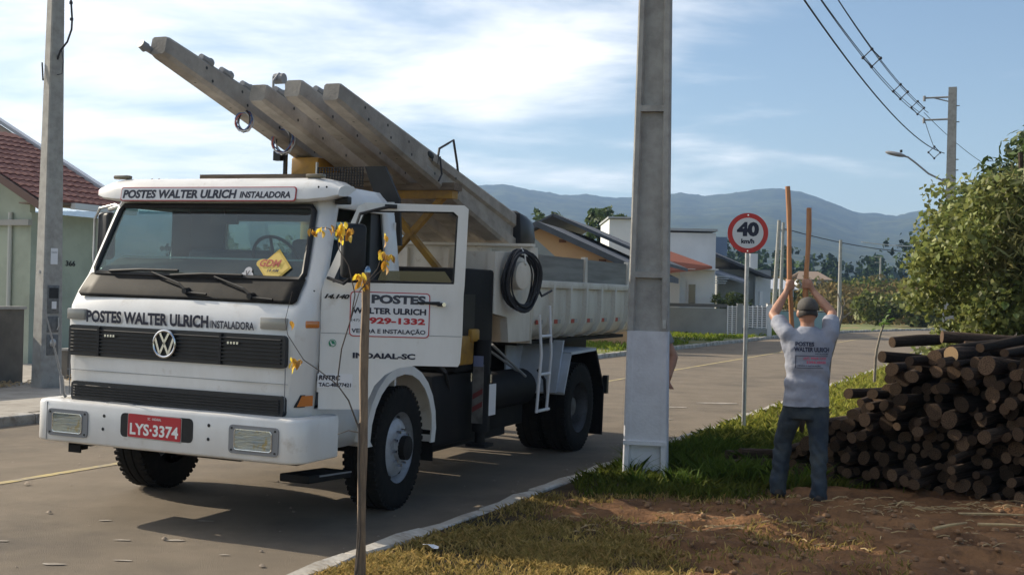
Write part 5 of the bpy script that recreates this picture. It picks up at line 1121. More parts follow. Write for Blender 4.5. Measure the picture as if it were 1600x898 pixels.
mb = Mb(); mb.prism([A2, B2, B2+L_, A2+L_], th*.6); mb.build('roof_slope', M_roofg, rf); mb = Mb(); mb.prism([A2, A2+Vector((-1.2, 0, -.62)), A2+Vector((-1.2, 0, -.62))+L_, A2+L_], th*.4); mb.build('roof_slope', M_roofg, rf)
for x_, y_ in ((877, 375), (940, 406)): q = wpt(x_, y_, Yh+.48); Mb().box(q.x-.12, q.x+.14, q.y-.02, q.y+.02, q.z-.09, q.z+.02).build('vent_hole', mat('vent_brown', (.20, .09, .05), .8), oh)
q = wpt(912, 413, Yh+.3); Mb().box(q.x-.75, q.x+.9, q.y-.1, q.y+.15, q.z-.2, q.z+.08).build('band', M_whiter, oh)
gwp = Mb(); p0, p1, p2 = wpt(790, 330, Yh-2.0), wpt(895, 422, Yh-2.0), wpt(780, 422, Yh-2.0); gwp.prism([wpt(798, 340, Yh-2), wpt(893, 424, Yh-2), low(wpt(893, 424, Yh-2)), low(wpt(700, 424, Yh-2)), wpt(700, 424, Yh-2)], (0, .2, 0)); gwp.build('grey_side_wall', M_greyr, oh)
# white box house
wh = thing('white_house', 'white house with flat-roofed block, red tiled wing and small window beyond the pole', 'house')
Y2 = 60.0
def wbox(px0, px1, py0, py1, Y, dep, name, m, par, bz=None):
    a, b = wpt(px0, py0, Y), wpt(px1, py1, Y); z1 = a.z; z0 = b.z if bz is None else bz
    return Mb().box(a.x, b.x, Y, Y+dep, z0, z1).build(name, m, par)
wbox(950, 1004, 342, 420, Y2+1, 6, 'upper_block', M_whiter, wh, 0.0); wbox(1004, 1117, 362, 420, Y2+1, 6, 'flat_block', M_whiter, wh, 0.0)
wbox(1000, 1119.5, 355, 361.5, Y2+.8, 6.3, 'parapet', mat('parapet_grey', (.34, .36, .38), .8), wh)
wbox(948, 1006, 338, 342, Y2+.8, 6.3, 'parapet', MATS['parapet_grey'], wh)
wbox(1010, 1062, 420, 480, Y2-1.2, 5, 'front_wing', mat('beige_render', (.50, .48, .46), .85), wh, 0); wbox(1062, 1116, 418, 480, Y2-.6, 4, 'front_wing', M_whiter, wh, 0)
rd = Mb(); rd.prism([wpt(1006, 378, Y2-.2), wpt(1112, 416, Y2-1.6), wpt(1035, 424, Y2-2.2), wpt(985, 400, Y2-2.0)], (0, 0, -.12)); rd.build('red_roof', mat('red_clay_roof', (.30, .10, .06), .8), wh)
wbox(1012, 1086, 418.5, 421, Y2-1.9, 1, 'eave', M_whiter, wh); wbox(1082, 1122, 419, 422, Y2-1.6, 1, 'eave', M_whiter, wh)
wn_ = wbox(1073, 1089, 440, 474, Y2-.65, .06, 'window', M_whiter, wh); wbox(1076.5, 1086.5, 444, 474, Y2-.70, .05, 'pane', M_pane, wn_)
# grey-roofed house
gh = thing('grey_roof_house', 'grey-roofed house with pale walls behind the white louvred gate', 'house')
Y3 = 66.0
wbox(1122, 1204, 420, 480, Y3, 6, 'wall', M_greyr, gh, 0); wbox(1180, 1204, 432, 480, Y3-.25, 2, 'pale_wall', M_whiter, gh, 0)
mb = Mb(); mb.prism([wpt(1116, 396, Y3-1), wpt(1207, 433, Y3-1), wpt(1207, 433, Y3-1)+Vector((-3.2, 6, .9)), wpt(1116, 396, Y3-1)+Vector((-.4, 6, .9))], (0, 0, -.14)); mb.build('roof', M_roofg, gh)
mb = Mb(); mb.prism([wpt(1116, 426, Y3-2.6), wpt(1172, 442, Y3-2.6), wpt(1172, 442, Y3-2.6)+Vector((0, 2.4, .35)), wpt(1116, 424, Y3-2.6)+Vector((0, 2.4, .35))], (0, 0, -.12)); mb.build('porch_roof', mat('porch_grey', (.25, .26, .29), .7), gh)
for k in range(4): wbox(1116, 1140-k*2, 431+k*3.5, 432.6+k*3.5, Y3-3.2, .06, 'louvre', M_whiter, gh)
wbox(1117, 1135, 370, 400, Y3+5, 1.5, 'water_tank', mat('tank_blue', (.12, .17, .26), .5), gh); wbox(1171, 1183, 396, 420, Y3+4, 1, 'chimney', M_whiter, gh)
wbox(1187, 1192, 455, 478, Y3-.32, .06, 'number_panel', M_stick, gh); wbox(1164, 1170, 446, 478, Y3-2.5, .2, 'porch_column', M_whiter, gh)
for px0, px1, py, Yf, lb in ((1196, 1240, 452, 110, 'low white shed roof beyond the twin poles'), (1248, 1294, 437, 140, 'distant house with brown hipped roof above the scrub')):
    t = thing('far_house', lb, 'house'); a, b = wpt(px0, py, Yf), wpt(px1, py, Yf); Mb().box(a.x, b.x, Yf, Yf+5, 0, a.z).build('wall', M_whiter, t)
    mb = Mb(); mb.prism([(a.x-.4, Yf-.4, a.z), (b.x+.4, Yf-.4, a.z), (b.x-.6, Yf+2.5, a.z+1.0), (a.x+.6, Yf+2.5, a.z+1.0)], (0, 0, .08)); mb.prism([(a.x-.4, Yf+5.4, a.z), (b.x+.4, Yf+5.4, a.z), (b.x-.6, Yf+2.5, a.z+1.0), (a.x+.6, Yf+2.5, a.z+1.0)], (0, 0, .08)); mb.build('roof', mat('brown_far_roof', (.26, .19, .14), .8) if Yf > 120 else M_flash, t)
# garden wall and louvred gates
Yw = 56.5
bw = thing('boundary_wall', 'long plain grey boundary wall across the road right of the concrete pole', 'wall'); wbox(820, 1136, 475, 480, Yw, .2, 'masonry', M_greyr, bw, 0); wbox(818, 1137, 473.2, 475.2, Yw-.04, .28, 'coping', mat('coping_dark', (.12, .12, .12), .8), bw)
def louvre_gate(px0, px1, label, cols, rows, z0):
    t = thing('louvre_gate', label, 'gate'); a, b = wpt(px0, 477.5, Yw-.05), wpt(px1, 477.5, Yw-.05); z1 = a.z; w = (b.x-a.x)/cols
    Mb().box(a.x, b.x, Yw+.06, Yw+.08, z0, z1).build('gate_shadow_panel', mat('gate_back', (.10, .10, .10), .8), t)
    for c in range(cols+1): x = a.x+c*w; Mb().box(x-.025, x+.025, Yw-.05, Yw+.03, z0-.02, z1+.02).build('gate_stile', M_stick, t)
    for r in range(rows):
        for c in range(cols):
            z = z0+(z1-z0)*(r+.5)/rows; Mb().box(a.x+c*w+.026, a.x+(c+1)*w-.026, Yw-.04, Yw+.02, z-.022, z+.022).build('gate_slat', M_stick, t)
    return t
louvre_gate(1138, 1152, 'narrow white louvred pedestrian gate in the grey boundary wall', 2, 14, .12)
pil = thing('gate_pillar', 'grey rendered pillar between the two white gates', 'pillar'); wbox(1153, 1161.5, 475, 480, Yw-.1, .3, 'masonry', M_greyr, pil, 0); wbox(1152.6, 1162, 474, 475.2, Yw-.13, .36, 'cap', M_conc, pil)
louvre_gate(1162.5, 1199, 'wide white louvred driveway gate right of the sign post', 5, 10, .48)
wl_ = thing('low_wall', 'low grey wall base under the wide white gate', 'wall'); wbox(1162, 1206, 513, 515, Yw-.02, .2, 'masonry', M_greyr, wl_, 0)
pil = thing('gate_pillar', 'pale pillar at the right end of the wide white gate', 'pillar'); wbox(1200, 1207, 475, 480, Yw-.05, .3, 'masonry', M_whiter, pil, 0); wbox(1199.6, 1207.4, 474, 475.2, Yw-.08, .36, 'cap', M_conc, pil)
# something pale blue parked behind the man's shoulders: a low blue-green wall
bwall = thing('blue_wall', 'low pale blue-green wall seen past the worker shoulders', 'wall'); wbox(1216, 1304, 486, 500, 72, .2, 'masonry', mat('blue_render', (.30, .42, .45), .8), bwall, 0); wbox(1214, 1306, 484.5, 486.2, 71.95, .3, 'coping', M_whiter, bwall)
# ------------------------------------------------------------------ the worker with the post-hole digger, seen from behind
M_skin = mat('skin', (.42, .22, .14), .55, col2=(.36, .18, .115), scale=9)
M_shirt = mat('grey_shirt', (.30, .315, .37), .85, col2=(.25, .265, .32), scale=6, bump=.35, bscale=14)
M_jeans = mat('dark_jeans', (.018, .030, .048), .85, col2=(.05, .062, .068), scale=5, bump=.3, bscale=30)
M_jeans2 = mat('dark_jeans_blue', (.03, .042, .075), .85, col2=(.045, .06, .10), scale=5)
M_cap = mat('dark_cap', (.06, .055, .05), .8, col2=(.09, .08, .07), scale=12)
M_boot = mat('boots', (.025, .02, .018), .7)
M_hair = mat('dark_hair', (.025, .02, .017), .7)
def V(*a): return Vector(a)
def loft(mb, secs, n=20):
    """secs: (centre, rx, ry) horizontal ellipses with a slight superellipse"""
    vs = []
    for c, rx, ry in secs:
        for i in range(n):
            a = 2*math.pi*i/n; ex = lambda v: math.copysign(abs(v)**.85, v); vs.append(Vector(c)+V(rx*ex(math.cos(a)), ry*ex(math.sin(a)), 0))
    m = len(secs); mb.add(vs, [(i*n+j, i*n+(j+1) % n, i*n+n+(j+1) % n, i*n+n+j) for i in range(m-1) for j in range(n)]+[tuple(reversed(range(n))), tuple((m-1)*n+j for j in range(n))])
def hand(mb, wrist, grip, axis, side, out):
    """palm from wrist to the gripped pole (centre grip, direction axis); fingers curl round it"""
    wrist, grip, axis = V(*wrist), V(*grip), V(*axis).normalized(); to = (grip-wrist).normalized(); to = (to-axis*to.dot(axis)).normalized(); sd = axis.cross(to)*side
    pc = grip-to*.028+sd*.018; mb.caps(wrist, pc, .027, .030, 10); mb.ball(pc, (.036, .036, .046), 10, 8)
    for k in range(4):
        h = axis*(.036-.024*k); r = .0095; p0 = pc+h+sd*.022; L = [1, 1.12, 1.05, .85][k]
        pts = [p0]+[grip+h+to*(.034*math.cos(a))+sd*(.034*math.sin(a)) for a in (R(75), R(20), R(-35), R(-35-45*L))]
        for a, b in zip(pts, pts[1:]): mb.caps(a, b, r, r*.94, 8)
    t0 = pc+axis*.035-sd*.02; t1 = grip-sd*.036+axis*.045-to*.01; t2 = grip-sd*.02+to*.026+axis*.05
    mb.caps(t0, t1, .0125, .011, 8); mb.caps(t1, t2, .011, .0095, 8)
man = thing('person', 'worker in grey printed T-shirt, dark jeans and cap, back turned, lifting two long handles', 'person')
gz = .115
X0, YB_ = 2.555, 10.30
footL, footR = V(2.36, 10.42, gz), V(2.64, 10.16, gz)
kneeL, kneeR = V(2.395, 10.44, .60), V(2.66, 10.24, .58); hipL, hipR = V(2.47, 10.31, 1.00), V(2.65, 10.30, 1.00)
shL, shR = V(2.385, 10.33, 1.545), V(2.755, 10.33, 1.555); elL, elR = V(2.315, 10.55, 1.705), V(2.835, 10.56, 1.725)
hlT, hlB = V(2.475, 10.80, 2.86), V(2.545, 10.72, .95); hrT, hrB = V(2.672, 10.80, 2.67), V(2.625, 10.72, .95)
def on(h0, h1, z): k = (z-h1.z)/(h0.z-h1.z); return h1.lerp(h0, k)
gL, gR = on(hlT, hlB, 1.975), on(hrT, hrB, 1.985)
wrL, wrR = gL+V(-.045, -.03, -.075), gR+V(.06, -.03, -.07)
head = V(2.565, 10.36, 1.735)
mb = Mb()
loft(mb, [(V(2.56, 10.31, .95), .165, .115), (V(2.56, 10.31, 1.08), .165, .11), (V(2.565, 10.315, 1.22), .160, .105), (V(2.57, 10.325, 1.38), .185, .115), (V(2.57, 10.33, 1.50), .185, .105), (V(2.57, 10.335, 1.565), .12, .085), (V(2.568, 10.34, 1.60), .065, .065)])
mb.caps((2.567, 10.34, 1.54), (2.566, 10.36, 1.68), .063, .058); mb.ball(head, (.078, .098, .118), 16, 12); mb.ball(head+V(0, .07, -.055), (.055, .045, .05), 12, 8)
mb.caps(head+V(0, .09, .0), head+V(0, .115, -.03), .012, .017, 8)
for s in (-1, 1): mb.ball(head+V(s*.080, .0, -.015), (.014, .024, .034), 8, 8)
for a, e, w in ((shL, elL, wrL), (shR, elR, wrR)): mb.caps(a, e, .056, .043); mb.caps(e, e.lerp(w, .35), .043, .043); mb.caps(e.lerp(w, .35), w, .043, .028)
hand(mb, wrL, gL, hlT-hlB, -1, -1); hand(mb, wrR, gR, hrT-hrB, 1, 1)
for h, k, f in ((hipL, kneeL, footL), (hipR, kneeR, footR)): mb.caps(h, k, .085, .055); mb.caps(k, f+V(0, 0, .10), .055, .04); mb.caps(f+V(0, -.03, .05), f+V(0, .14, .04), .04, .035)
body = remeshed('body', mb, .0085, M_skin, man, 3)
# face details
for s in (-1, 1): Mb().ball(head+V(s*.032, .088, .005), .012, 8, 6).build('eye', mat('eye', (.1, .08, .07), .3), man)
Mb().caps(head+V(-.022, .108, -.068), head+V(.022, .108, -.068), .006, .006, 6).build('mouth', mat('lips', (.33, .13, .1), .5), man)
# shirt
mb = Mb()
loft(mb, [(V(2.555, 10.30, .875), .200, .140), (V(2.556, 10.302, .98), .196, .138), (V(2.56, 10.31, 1.10), .186, .130), (V(2.565, 10.315, 1.24), .184, .126), (V(2.57, 10.325, 1.38), .205, .132), (V(2.57, 10.33, 1.49), .214, .125), (V(2.57, 10.335, 1.555), .165, .10), (V(2.57, 10.34, 1.60), .085, .078), (V(2.57, 10.34, 1.612), .075, .07)])
for s, a, e in ((-1, shL, elL), (1, shR, elR)): q = a.lerp(e, .70); mb.caps(a+V(-s*.03, 0, -.03), a, .085, .078); mb.cyl(a, q, .078, .072, 14); mb.caps(a+V(-s*.02, 0, -.12), a.lerp(e, .2), .06, .06)
sd1, sd2 = (elL-shL).normalized(), (elR-shR).normalized()
shirt = remeshed('shirt', mb, .011, M_shirt, man, 4, cut=[(V(0, 0, .885), V(.02, 0, -1))])
# wrinkles: gentle folds pressed into the cloth
for v in shirt.data.vertices:
    c = v.co; f_ = .010*math.sin(c.z*38+c.x*14+2*math.sin(c.x*9))*sm(1.0, 1.15, c.z)*sm(1.34, 1.2, c.z)+.005*math.sin(c.x*42+c.z*9)*sm(1.05, .92, c.z)+.009*fbm(c.x*8, c.z*10, c.y*5)
    v.co = c+v.normal*f_
# print on the back, laid onto the cloth
bm_ = bmesh.new(); bm_.from_mesh(shirt.data); bvh = BVHTree.FromBMesh(bm_)
def shirt_text(s, x, z, w, h, m, **kw):
    me = text_mesh(s, width=w, height=h, **kw); b = bmesh.new(); b.from_mesh(me); bmesh.ops.subdivide_edges(b, edges=[e for e in b.edges if e.calc_length() > .02], cuts=2); b.to_mesh(me); b.free()
    for v in me.vertices:
        px, pz = x+v.co.x, z+v.co.y; hit = bvh.ray_cast(V(px, 9.5, pz), V(0, 1, 0)); y = hit[0].y if hit[0] else 10.2; v.co = (px, y-.0035, pz)
    me.materials.append(m); return link('shirt_print', me, shirt)
def shirt_bar(x0, x1, z0, z1, m):
    vs, fs = [], []; n = 12
    for i in range(n+1):
        for z in (z0, z1):
            px = x0+(x1-x0)*i/n; hit = bvh.ray_cast(V(px, 9.5, z), V(0, 1, 0)); vs.append((px, (hit[0].y if hit[0] else 10.2)-.004, z))
    Mb().add(vs, [(2*i, 2*i+2, 2*i+3, 2*i+1) for i in range(n)]).build('shirt_print', m, shirt, recalc=False)
M_pr = mat('shirt_print_dark', (.02, .025, .06), .7); M_prr = mat('shirt_print_red', (.55, .10, .17), .7)
shirt_text('POSTES', 2.435, 1.448, .155, .036, M_pr, bold=.035); shirt_text('WALTER ULRICH', 2.425, 1.400, .30, .040, M_pr, bold=.035)
shirt_text('INSTALADORA', 2.60, 1.378, .12, .013, M_pr, bold=.01)
shirt_bar(2.435, 2.715, 1.363, 1.367, M_pr); shirt_bar(2.435, 2.440, 1.262, 1.363, M_pr); shirt_bar(2.445, 2.67, 1.262, 1.266, M_pr)
shirt_text('(47) 9929-1332', 2.50, 1.330, .20, .026, M_prr, bold=.03); shirt_text('3394-0000', 2.525, 1.300, .17, .024, M_prr, bold=.03); shirt_text('VENDA E INSTALAÇÃO', 2.45, 1.275, .20, .015, M_pr, bold=.02)
bm_.free()
# trousers: two legs joined at the seat, belt line under the shirt
mb = Mb()
loft(mb, [(V(2.56, 10.31, .82), .165, .12), (V(2.56, 10.31, .90), .178, .125), (V(2.56, 10.31, 1.02), .170, .115)])
for h, k, f in ((hipL, kneeL, footL), (hipR, kneeR, footR)):
    mb.caps(h+V(0, 0, -.04), k, .102, .077, 14); mb.caps(k, f+V(0, -.005, .10), .077, .066, 14); mb.caps(f+V(0, -.01, .16), f+V(0, -.01, .07), .07, .074, 14)
tr = remeshed('trousers', mb, .012, M_jeans, man, 5, cut=[(V(0, 0, gz+.05), V(0, 0, -1))])
for v in tr.data.vertices:
    c = v.co; v.co = c+v.normal*(.005*math.sin(c.z*48+c.x*60+4*fbm(c.x*5, c.z*5, 3))*sm(.72, .55, c.z)+.013*fbm(c.x*9, c.z*8, c.y*8))
for f in (footL, footR):
    mb = Mb(); mb.caps(f+V(0, -.045, .052), f+V(0, .02, .06), .052, .050); mb.caps(f+V(0, .02, .06), f+V(.0, .15, .045), .050, .042); mb.caps(f+V(0, -.03, .05), f+V(0, -.02, .13), .05, .05)
    remeshed('boot', mb, .011, M_boot, man, 3, cut=[(f+V(0, 0, -.004), V(0, 0, -1))])
mb = Mb(); mb.ball(head+V(0, -.012, .045), (.089, .106, .088), 18, 12); mb.caps(head+V(-.05, .08, .035), head+V(.05, .08, .035), .02, .02); mb.box(-.07, .07, .08, .165, -.006, .006, M=Matrix.Translation(head+V(0, 0, .035)) @ Matrix.Rotation(R(-12), 4, 'X'))
remeshed('cap', mb, .010, M_cap, man, 3, cut=[(head+V(0, 0, .012), V(0, -.1, -1))])
mb = Mb(); mb.ball(head+V(0, -.022, -.012), (.083, .088, .075), 16, 12); remeshed('hair', mb, .01, M_hair, man, 2, cut=[(head+V(0, -.0, -.055), V(0, -.3, -1)), (head+V(0, .02, 0), V(0, 1, .1))])
# post-hole digger
dg_ = thing('post_hole_digger', 'post-hole digger with two long reddish wooden handles, raised by the worker', 'tool')
for T_, B_ in ((hlT, hlB), (hrT, hrB)):
    n_ = 9; pts = [T_.lerp(B_, k/n_)+V(.006*math.sin(k*1.3), .004*math.cos(k), 0) for k in range(n_+1)]; Mb().tube(pts, [.0225+.002*math.sin(k*2) for k in range(n_+1)], 10).build('handle', M_handle, dg_, smooth=True)
for s, B_ in ((-1, hlB), (1, hrB)):
    mb = Mb(); vs = []
    for i in range(6):
        z = B_.z+.06-i*.07
        for j in range(7): a = R(-70+140*j/6); rad = .075*(1 if i < 4 else 1-.2*(i-3)); vs.append((2.585+s*(.02+rad*math.cos(a)*.8), 10.72+rad*math.sin(a), z))
    mb.add(vs, [(i*7+j, i*7+j+1, i*7+8+j, i*7+7+j) for i in range(5) for j in range(6)]); o = mb.build('blade', mat('tool_steel', (.12, .10, .09), .55, metal=.6), dg_, smooth=True); o.modifiers.new('s', 'SOLIDIFY').thickness = .006
man.location = (-.01, -.13, -.03); dg_.location = man.location
# second worker, almost hidden behind the big pole: only an elbow and hand show
p2 = thing('person', 'person standing hidden behind the big concrete pole, only a bent bare arm showing', 'person')
px, py, pz = 1.395, 12.15, .10
mb = Mb(); sh2 = V(px+.13, py, pz+1.42); el2 = V(px+.275, py-.03, pz+1.10); wr2 = V(px+.225, py-.12, pz+.92); hp = V(px+.20, py-.12, pz+.86)
loft(mb, [(V(px, py, pz+.88), .14, .11), (V(px, py, pz+1.05), .14, .105), (V(px, py, pz+1.25), .155, .11), (V(px, py, pz+1.42), .15, .10), (V(px, py, pz+1.49), .06, .06)])
mb.caps((px, py, pz+1.45), (px, py-.01, pz+1.58), .055, .055); mb.ball((px, py-.02, pz+1.62), (.075, .09, .11), 14, 10); mb.ball((px, py-.09, pz+1.58), (.04, .03, .04), 8, 6)
mb.caps(sh2, el2, .05, .045); mb.caps(el2, el2.lerp(wr2, .4), .046, .044); mb.caps(el2.lerp(wr2, .4), wr2, .044, .027); mb.caps(wr2, hp, .03, .034)
for k in range(4): q = hp+V(.012*k-.01, -.02, -.02); mb.caps(q, q+V(.035, -.02, -.055), .010, .009, 8)
mb.caps(hp+V(-.02, .02, 0), hp+V(.03, .05, -.04), .012, .010, 8)
mb.caps(V(px-.13, py, pz+1.42), V(px-.13, py-.02, pz+1.12), .05, .043); mb.caps(V(px-.13, py-.02, pz+1.12), V(px-.06, py-.2, pz+1.0), .042, .03); mb.ball((px-.09, py-.22, pz+.99), (.04, .045, .03), 10, 8)
for s in (-1, 1): mb.caps((px+s*.07, py, pz+.88), (px+s*.08, py-.02, pz+.48), .08, .055); mb.caps((px+s*.08, py-.02, pz+.48), (px+s*.085, py, pz+.09), .055, .04); mb.caps((px+s*.085, py+.03, pz+.04), (px+s*.09, py-.13, pz+.035), .04, .035)
remeshed('body', mb, .010, M_skin, p2, 3)
mb = Mb(); loft(mb, [(V(px, py, pz+.86), .165, .13), (V(px, py, pz+1.05), .16, .125), (V(px, py, pz+1.25), .17, .125), (V(px, py, pz+1.40), .17, .115), (V(px, py, pz+1.47), .10, .08), (V(px, py, pz+1.49), .06, .065)]); mb.cyl(sh2, sh2.lerp(el2, .62), .072, .072, 12); mb.ball(sh2, .072, 12, 8); mb.caps(V(px-.13, py, pz+1.42), V(px-.12, py-.01, pz+1.22), .07, .068)
remeshed('shirt', mb, .011, mat('grey_shirt_plain', (.22, .225, .235), .85), p2, 4)
mb = Mb(); loft(mb, [(V(px, py, pz+.80), .15, .12), (V(px, py, pz+.95), .15, .115)])
for s in (-1, 1): mb.caps((px+s*.07, py, pz+.84), (px+s*.08, py-.02, pz+.48), .09, .068); mb.caps((px+s*.08, py-.02, pz+.48), (px+s*.085, py, pz+.10), .068, .06)
remeshed('trousers', mb, .012, M_jeans2, p2, 4)
for s in (-1, 1): mb = Mb(); mb.caps((px+s*.085, py+.03, pz+.045), (px+s*.09, py-.13, pz+.04), .05, .042); remeshed('shoe', mb, .012, M_boot, p2, 2)
mb = Mb(); mb.ball((px, py+.0, pz+1.655), (.082, .092, .085), 14, 10); remeshed('hair', mb, .012, M_hair, p2, 2, cut=[(V(px, py, pz+1.62), V(0, -.4, -1))])

# ------------------------------------------------------------------ log pile
M_bark = mat('bark', (.05, .036, .027), .95, spec=.15, col2=(.02, .015, .012), scale=9, stretch=(1, 1, 3), bump=.8, bscale=26, col3=(.09, .062, .045), scale3=3)
M_cut = mat('cut_wood', (.10, .063, .038), .9, spec=.2, col2=(.03, .02, .014), scale=5, bump=.5, bscale=18)
M_cut_lit = mat('sunlit_cut_wood', (.55, .36, .18), .85, col2=(.42, .26, .13), scale=12)  # bright orange puts sunlight into the colour of one log end
for m_ in (M_bark, M_cut):                                       # every log its own tone
    t_ = m_.node_tree; b_ = t_.nodes['Principled BSDF']; l_ = b_.inputs['Base Color'].links[0].from_socket
    oi = N(t_, 'ShaderNodeObjectInfo'); rg = N(t_, 'ShaderNodeMapRange'); rg.inputs['To Min'].default_value = .45; rg.inputs['To Max'].default_value = 2.1; t_.links.new(oi.outputs['Random'], rg.inputs['Value'])
    vm = N(t_, 'ShaderNodeVectorMath', operation='SCALE'); t_.links.new(l_, vm.inputs[0]); t_.links.new(rg.outputs[0], vm.inputs['Scale']); t_.links.new(vm.outputs[0], b_.inputs['Base Color'])
def log_mesh(seed, lit_end=False):
    g = random.Random(seed); n = 14; m = 7; vs = []; ph = g.uniform(0, 6)
    for i in range(m):
        k = i/(m-1); rr = (1+.10*math.sin(k*4+ph))*(1.05-.1*k)
        for j in range(n):
            a = 2*math.pi*j/n; r = rr*(1+.06*math.sin(2*a+ph)+.05*noise.noise((math.cos(a)*1.5, math.sin(a)*1.5, seed+k*3))); vs.append((r*math.cos(a)+.15*math.sin(k*2.5+ph), r*math.sin(a)+.1*math.cos(k*3+ph), k))
    mb = Mb(); mb.add(vs, [(i*n+j, i*n+(j+1) % n, i*n+n+(j+1) % n, i*n+n+j) for i in range(m-1) for j in range(n)], 0); mb.add(vs[:n]+[(vs[0][0]*0+.15*math.sin(ph), .1*math.cos(ph), -.0)], [(j+1 if j < n-1 else 0, j, n) for j in range(n)], 1); mb.add(vs[-n:], [tuple(range(n))], 1)
    return mb.mesh('log', [M_bark, M_cut_lit if lit_end else M_cut], smooth=True, angle=40)
LMESH = [log_mesh(i) for i in range(10)]; LF = log_mesh(77, True)
g = random.Random(21)
PA, PBv = V(2.95, 11.35, 0), V(1.55, -1.45, 0)                   # front face line of the pile: PA + PBv*u
pdir = V(PBv.x, PBv.y, 0).normalized(); ldir = V(.62, .78, 0).normalized()
def pile_top(u):                                                # height of the pile along its face (metres from PA)
    return float(np.interp(u, [-.5, 0, .35, .6, .95, 1.3, 2.1, 3.4], [.18, .42, .72, .95, 1.22, 1.30, 1.28, 1.25]))
def ordw(n):
    w = ['first', 'second', 'third', 'fourth', 'fifth', 'sixth', 'seventh', 'eighth', 'ninth', 'tenth', 'eleventh', 'twelfth', 'thirteenth', 'fourteenth', 'fifteenth', 'sixteenth', 'seventeenth', 'eighteenth', 'nineteenth', 'twentieth', 'twenty-first', 'twenty-second', 'twenty-third', 'twenty-fourth', 'twenty-fifth', 'twenty-sixth', 'twenty-seventh', 'twenty-eighth', 'twenty-ninth', 'thirtieth']
    return w[n-1]
nlog = 0; row = 0; z = 0
special = {}
while z < 1.35 and nlog < 290:
    col = 0; u = -.40+g.uniform(0, .1)+(.08 if row % 2 else 0)
    while u < 2.15:
        r = g.choice((.038, .043, .047, .05, .055, .062, .07))*g.uniform(.9, 1.1); u += r
        if z+r < pile_top(u):
            base = PA+pdir*u; jut = g.gauss(0, .14); L = g.uniform(1.5, 2.1)
            p = V(base.x, base.y, 0)-ldir*jut; gz_ = verge_z(p.x, p.y)
            d = (ldir+V(g.gauss(0, .06), g.gauss(0, .06), g.gauss(0, .05))).normalized(); q = d.to_track_quat('Z', 'Y').to_matrix().to_4x4()
            o = link('log', LMESH[g.randrange(10)]); o.matrix_world = Matrix.Translation((p.x, p.y, gz_-.02+z+.055+g.uniform(-.025, .025))) @ q @ Matrix.Rotation(g.uniform(0, 6.28), 4, 'Z') @ Matrix.Diagonal((r*.92, r*g.uniform(.74, .92), L, 1)); nlog += 1
            col += 1; tag(o, '%s log from the left in the %s row from the ground of the pile' % (ordw(col), ordw(row+1)), 'log', 'logs stacked in the pile')
        u += r+g.uniform(-.004, .012)
    row += 1; z += .088
def one_log(p0, p1, r, label, mesh=None):
    p0, p1 = V(*p0), V(*p1); o = link('log', mesh or LMESH[g.randrange(10)]); d = p1-p0; o.matrix_world = Matrix.Translation(p0) @ d.to_track_quat('Z', 'Y').to_matrix().to_4x4() @ Matrix.Diagonal((r, r, d.length, 1)); return tag(o, label, 'log', 'logs stacked in the pile')
def at_(u, z, off=0): b = PA+pdir*u-ldir*off; return (b.x, b.y, z)
one_log(at_(1.32, 1.36, .12), V(*at_(1.32, 1.36, .12))+ldir*1.7, .072, 'log with a bright orange end, sunlight painted in, near the top of the pile', LF)
one_log((3.68, 11.45, 1.42), (4.25, 11.75, 1.45), .05, 'log lying crosswise at the top left of the pile, end to the left')
one_log((4.15, 11.40, 1.49), (5.3, 11.30, 1.46), .055, 'long log lying crosswise along the very top of the pile')
one_log((4.25, 11.1, 1.40), (5.2, 10.95, 1.37), .062, 'long thick log lying crosswise just under the topmost one')
one_log((3.52, 11.25, 1.29), (4.2, 11.75, 1.22), .055, 'log jutting out to the upper left of the pile')
one_log((2.15, 11.65, .16), (2.95, 11.75, .18), .06, 'log lying on the grass behind the worker left leg')
one_log((2.2, 11.95, .20), (3.2, 12.0, .22), .07, 'log lying on the grass farther behind the worker legs')
one_log((2.3, 11.75, .27), (3.05, 11.85, .28), .055, 'log resting on two others behind the worker legs')
one_log((3.02, 11.42, .62), (3.6, 12.2, .58), .055, 'log jutting left from the middle of the pile side')
one_log((3.24, 11.35, .93), (3.8, 12.1, .88), .05, 'log jutting left high on the stepped pile side')

# ------------------------------------------------------------------ stake and sapling in the foreground
sk = thing('wooden_stake', 'rough square wooden stake in the foreground grass beside the yellow-leaved sapling', 'stake', Matrix.Translation((-.858, 7.03, .08)) @ Matrix.Rotation(R(14), 4, 'Z') @ Matrix.Rotation(R(-.35), 4, 'Y'))
mb = Mb(); vs = []
for k in range(10):
    zz = -.1+1.93*k/9; w = .0235+.0015*math.sin(k*2.1); o = .003*math.sin(k*1.7); vs += [(-w+o, -w*.9, zz), (w+o, -w*.95, zz), (w*.97+o, w, zz), (-w+o, w, zz)]
mb.add(vs, [(i*4+j, i*4+(j+1) % 4, i*4+4+(j+1) % 4, i*4+4+j) for i in range(9) for j in range(4)]+[(36, 37, 38, 39)]); mb.build('stake', M_stake, sk, bevel=.003, segs=1)
def leaf_mesh(L, Wd, m, name='leaf', curl=.25):
    mb = Mb(); n = 5; vs = []
    for i in range(n+1):
        k = i/n; w = Wd*math.sin(math.pi*min(1, k*.93+.05))**.8*.5; zc = -curl*L*k*k
        vs += [(-w, L*k, zc+w*.5), (0, L*k, zc), (w, L*k, zc+w*.5)]
    mb.add(vs, [(i*3+j, i*3+j+1, i*3+j+4, i*3+j+3) for i in range(n) for j in range(2)]); return mb.mesh(name, m, smooth=True, angle=80, recalc=False)
M_yl = [mat('yellow_leaf', (.60, .33, .04), .55, trans=.4, col2=(.45, .20, .03), scale=30), mat('gold_leaf', (.68, .42, .07), .55, trans=.45), mat('brown_leaf', (.34, .17, .05), .6, trans=.3)]
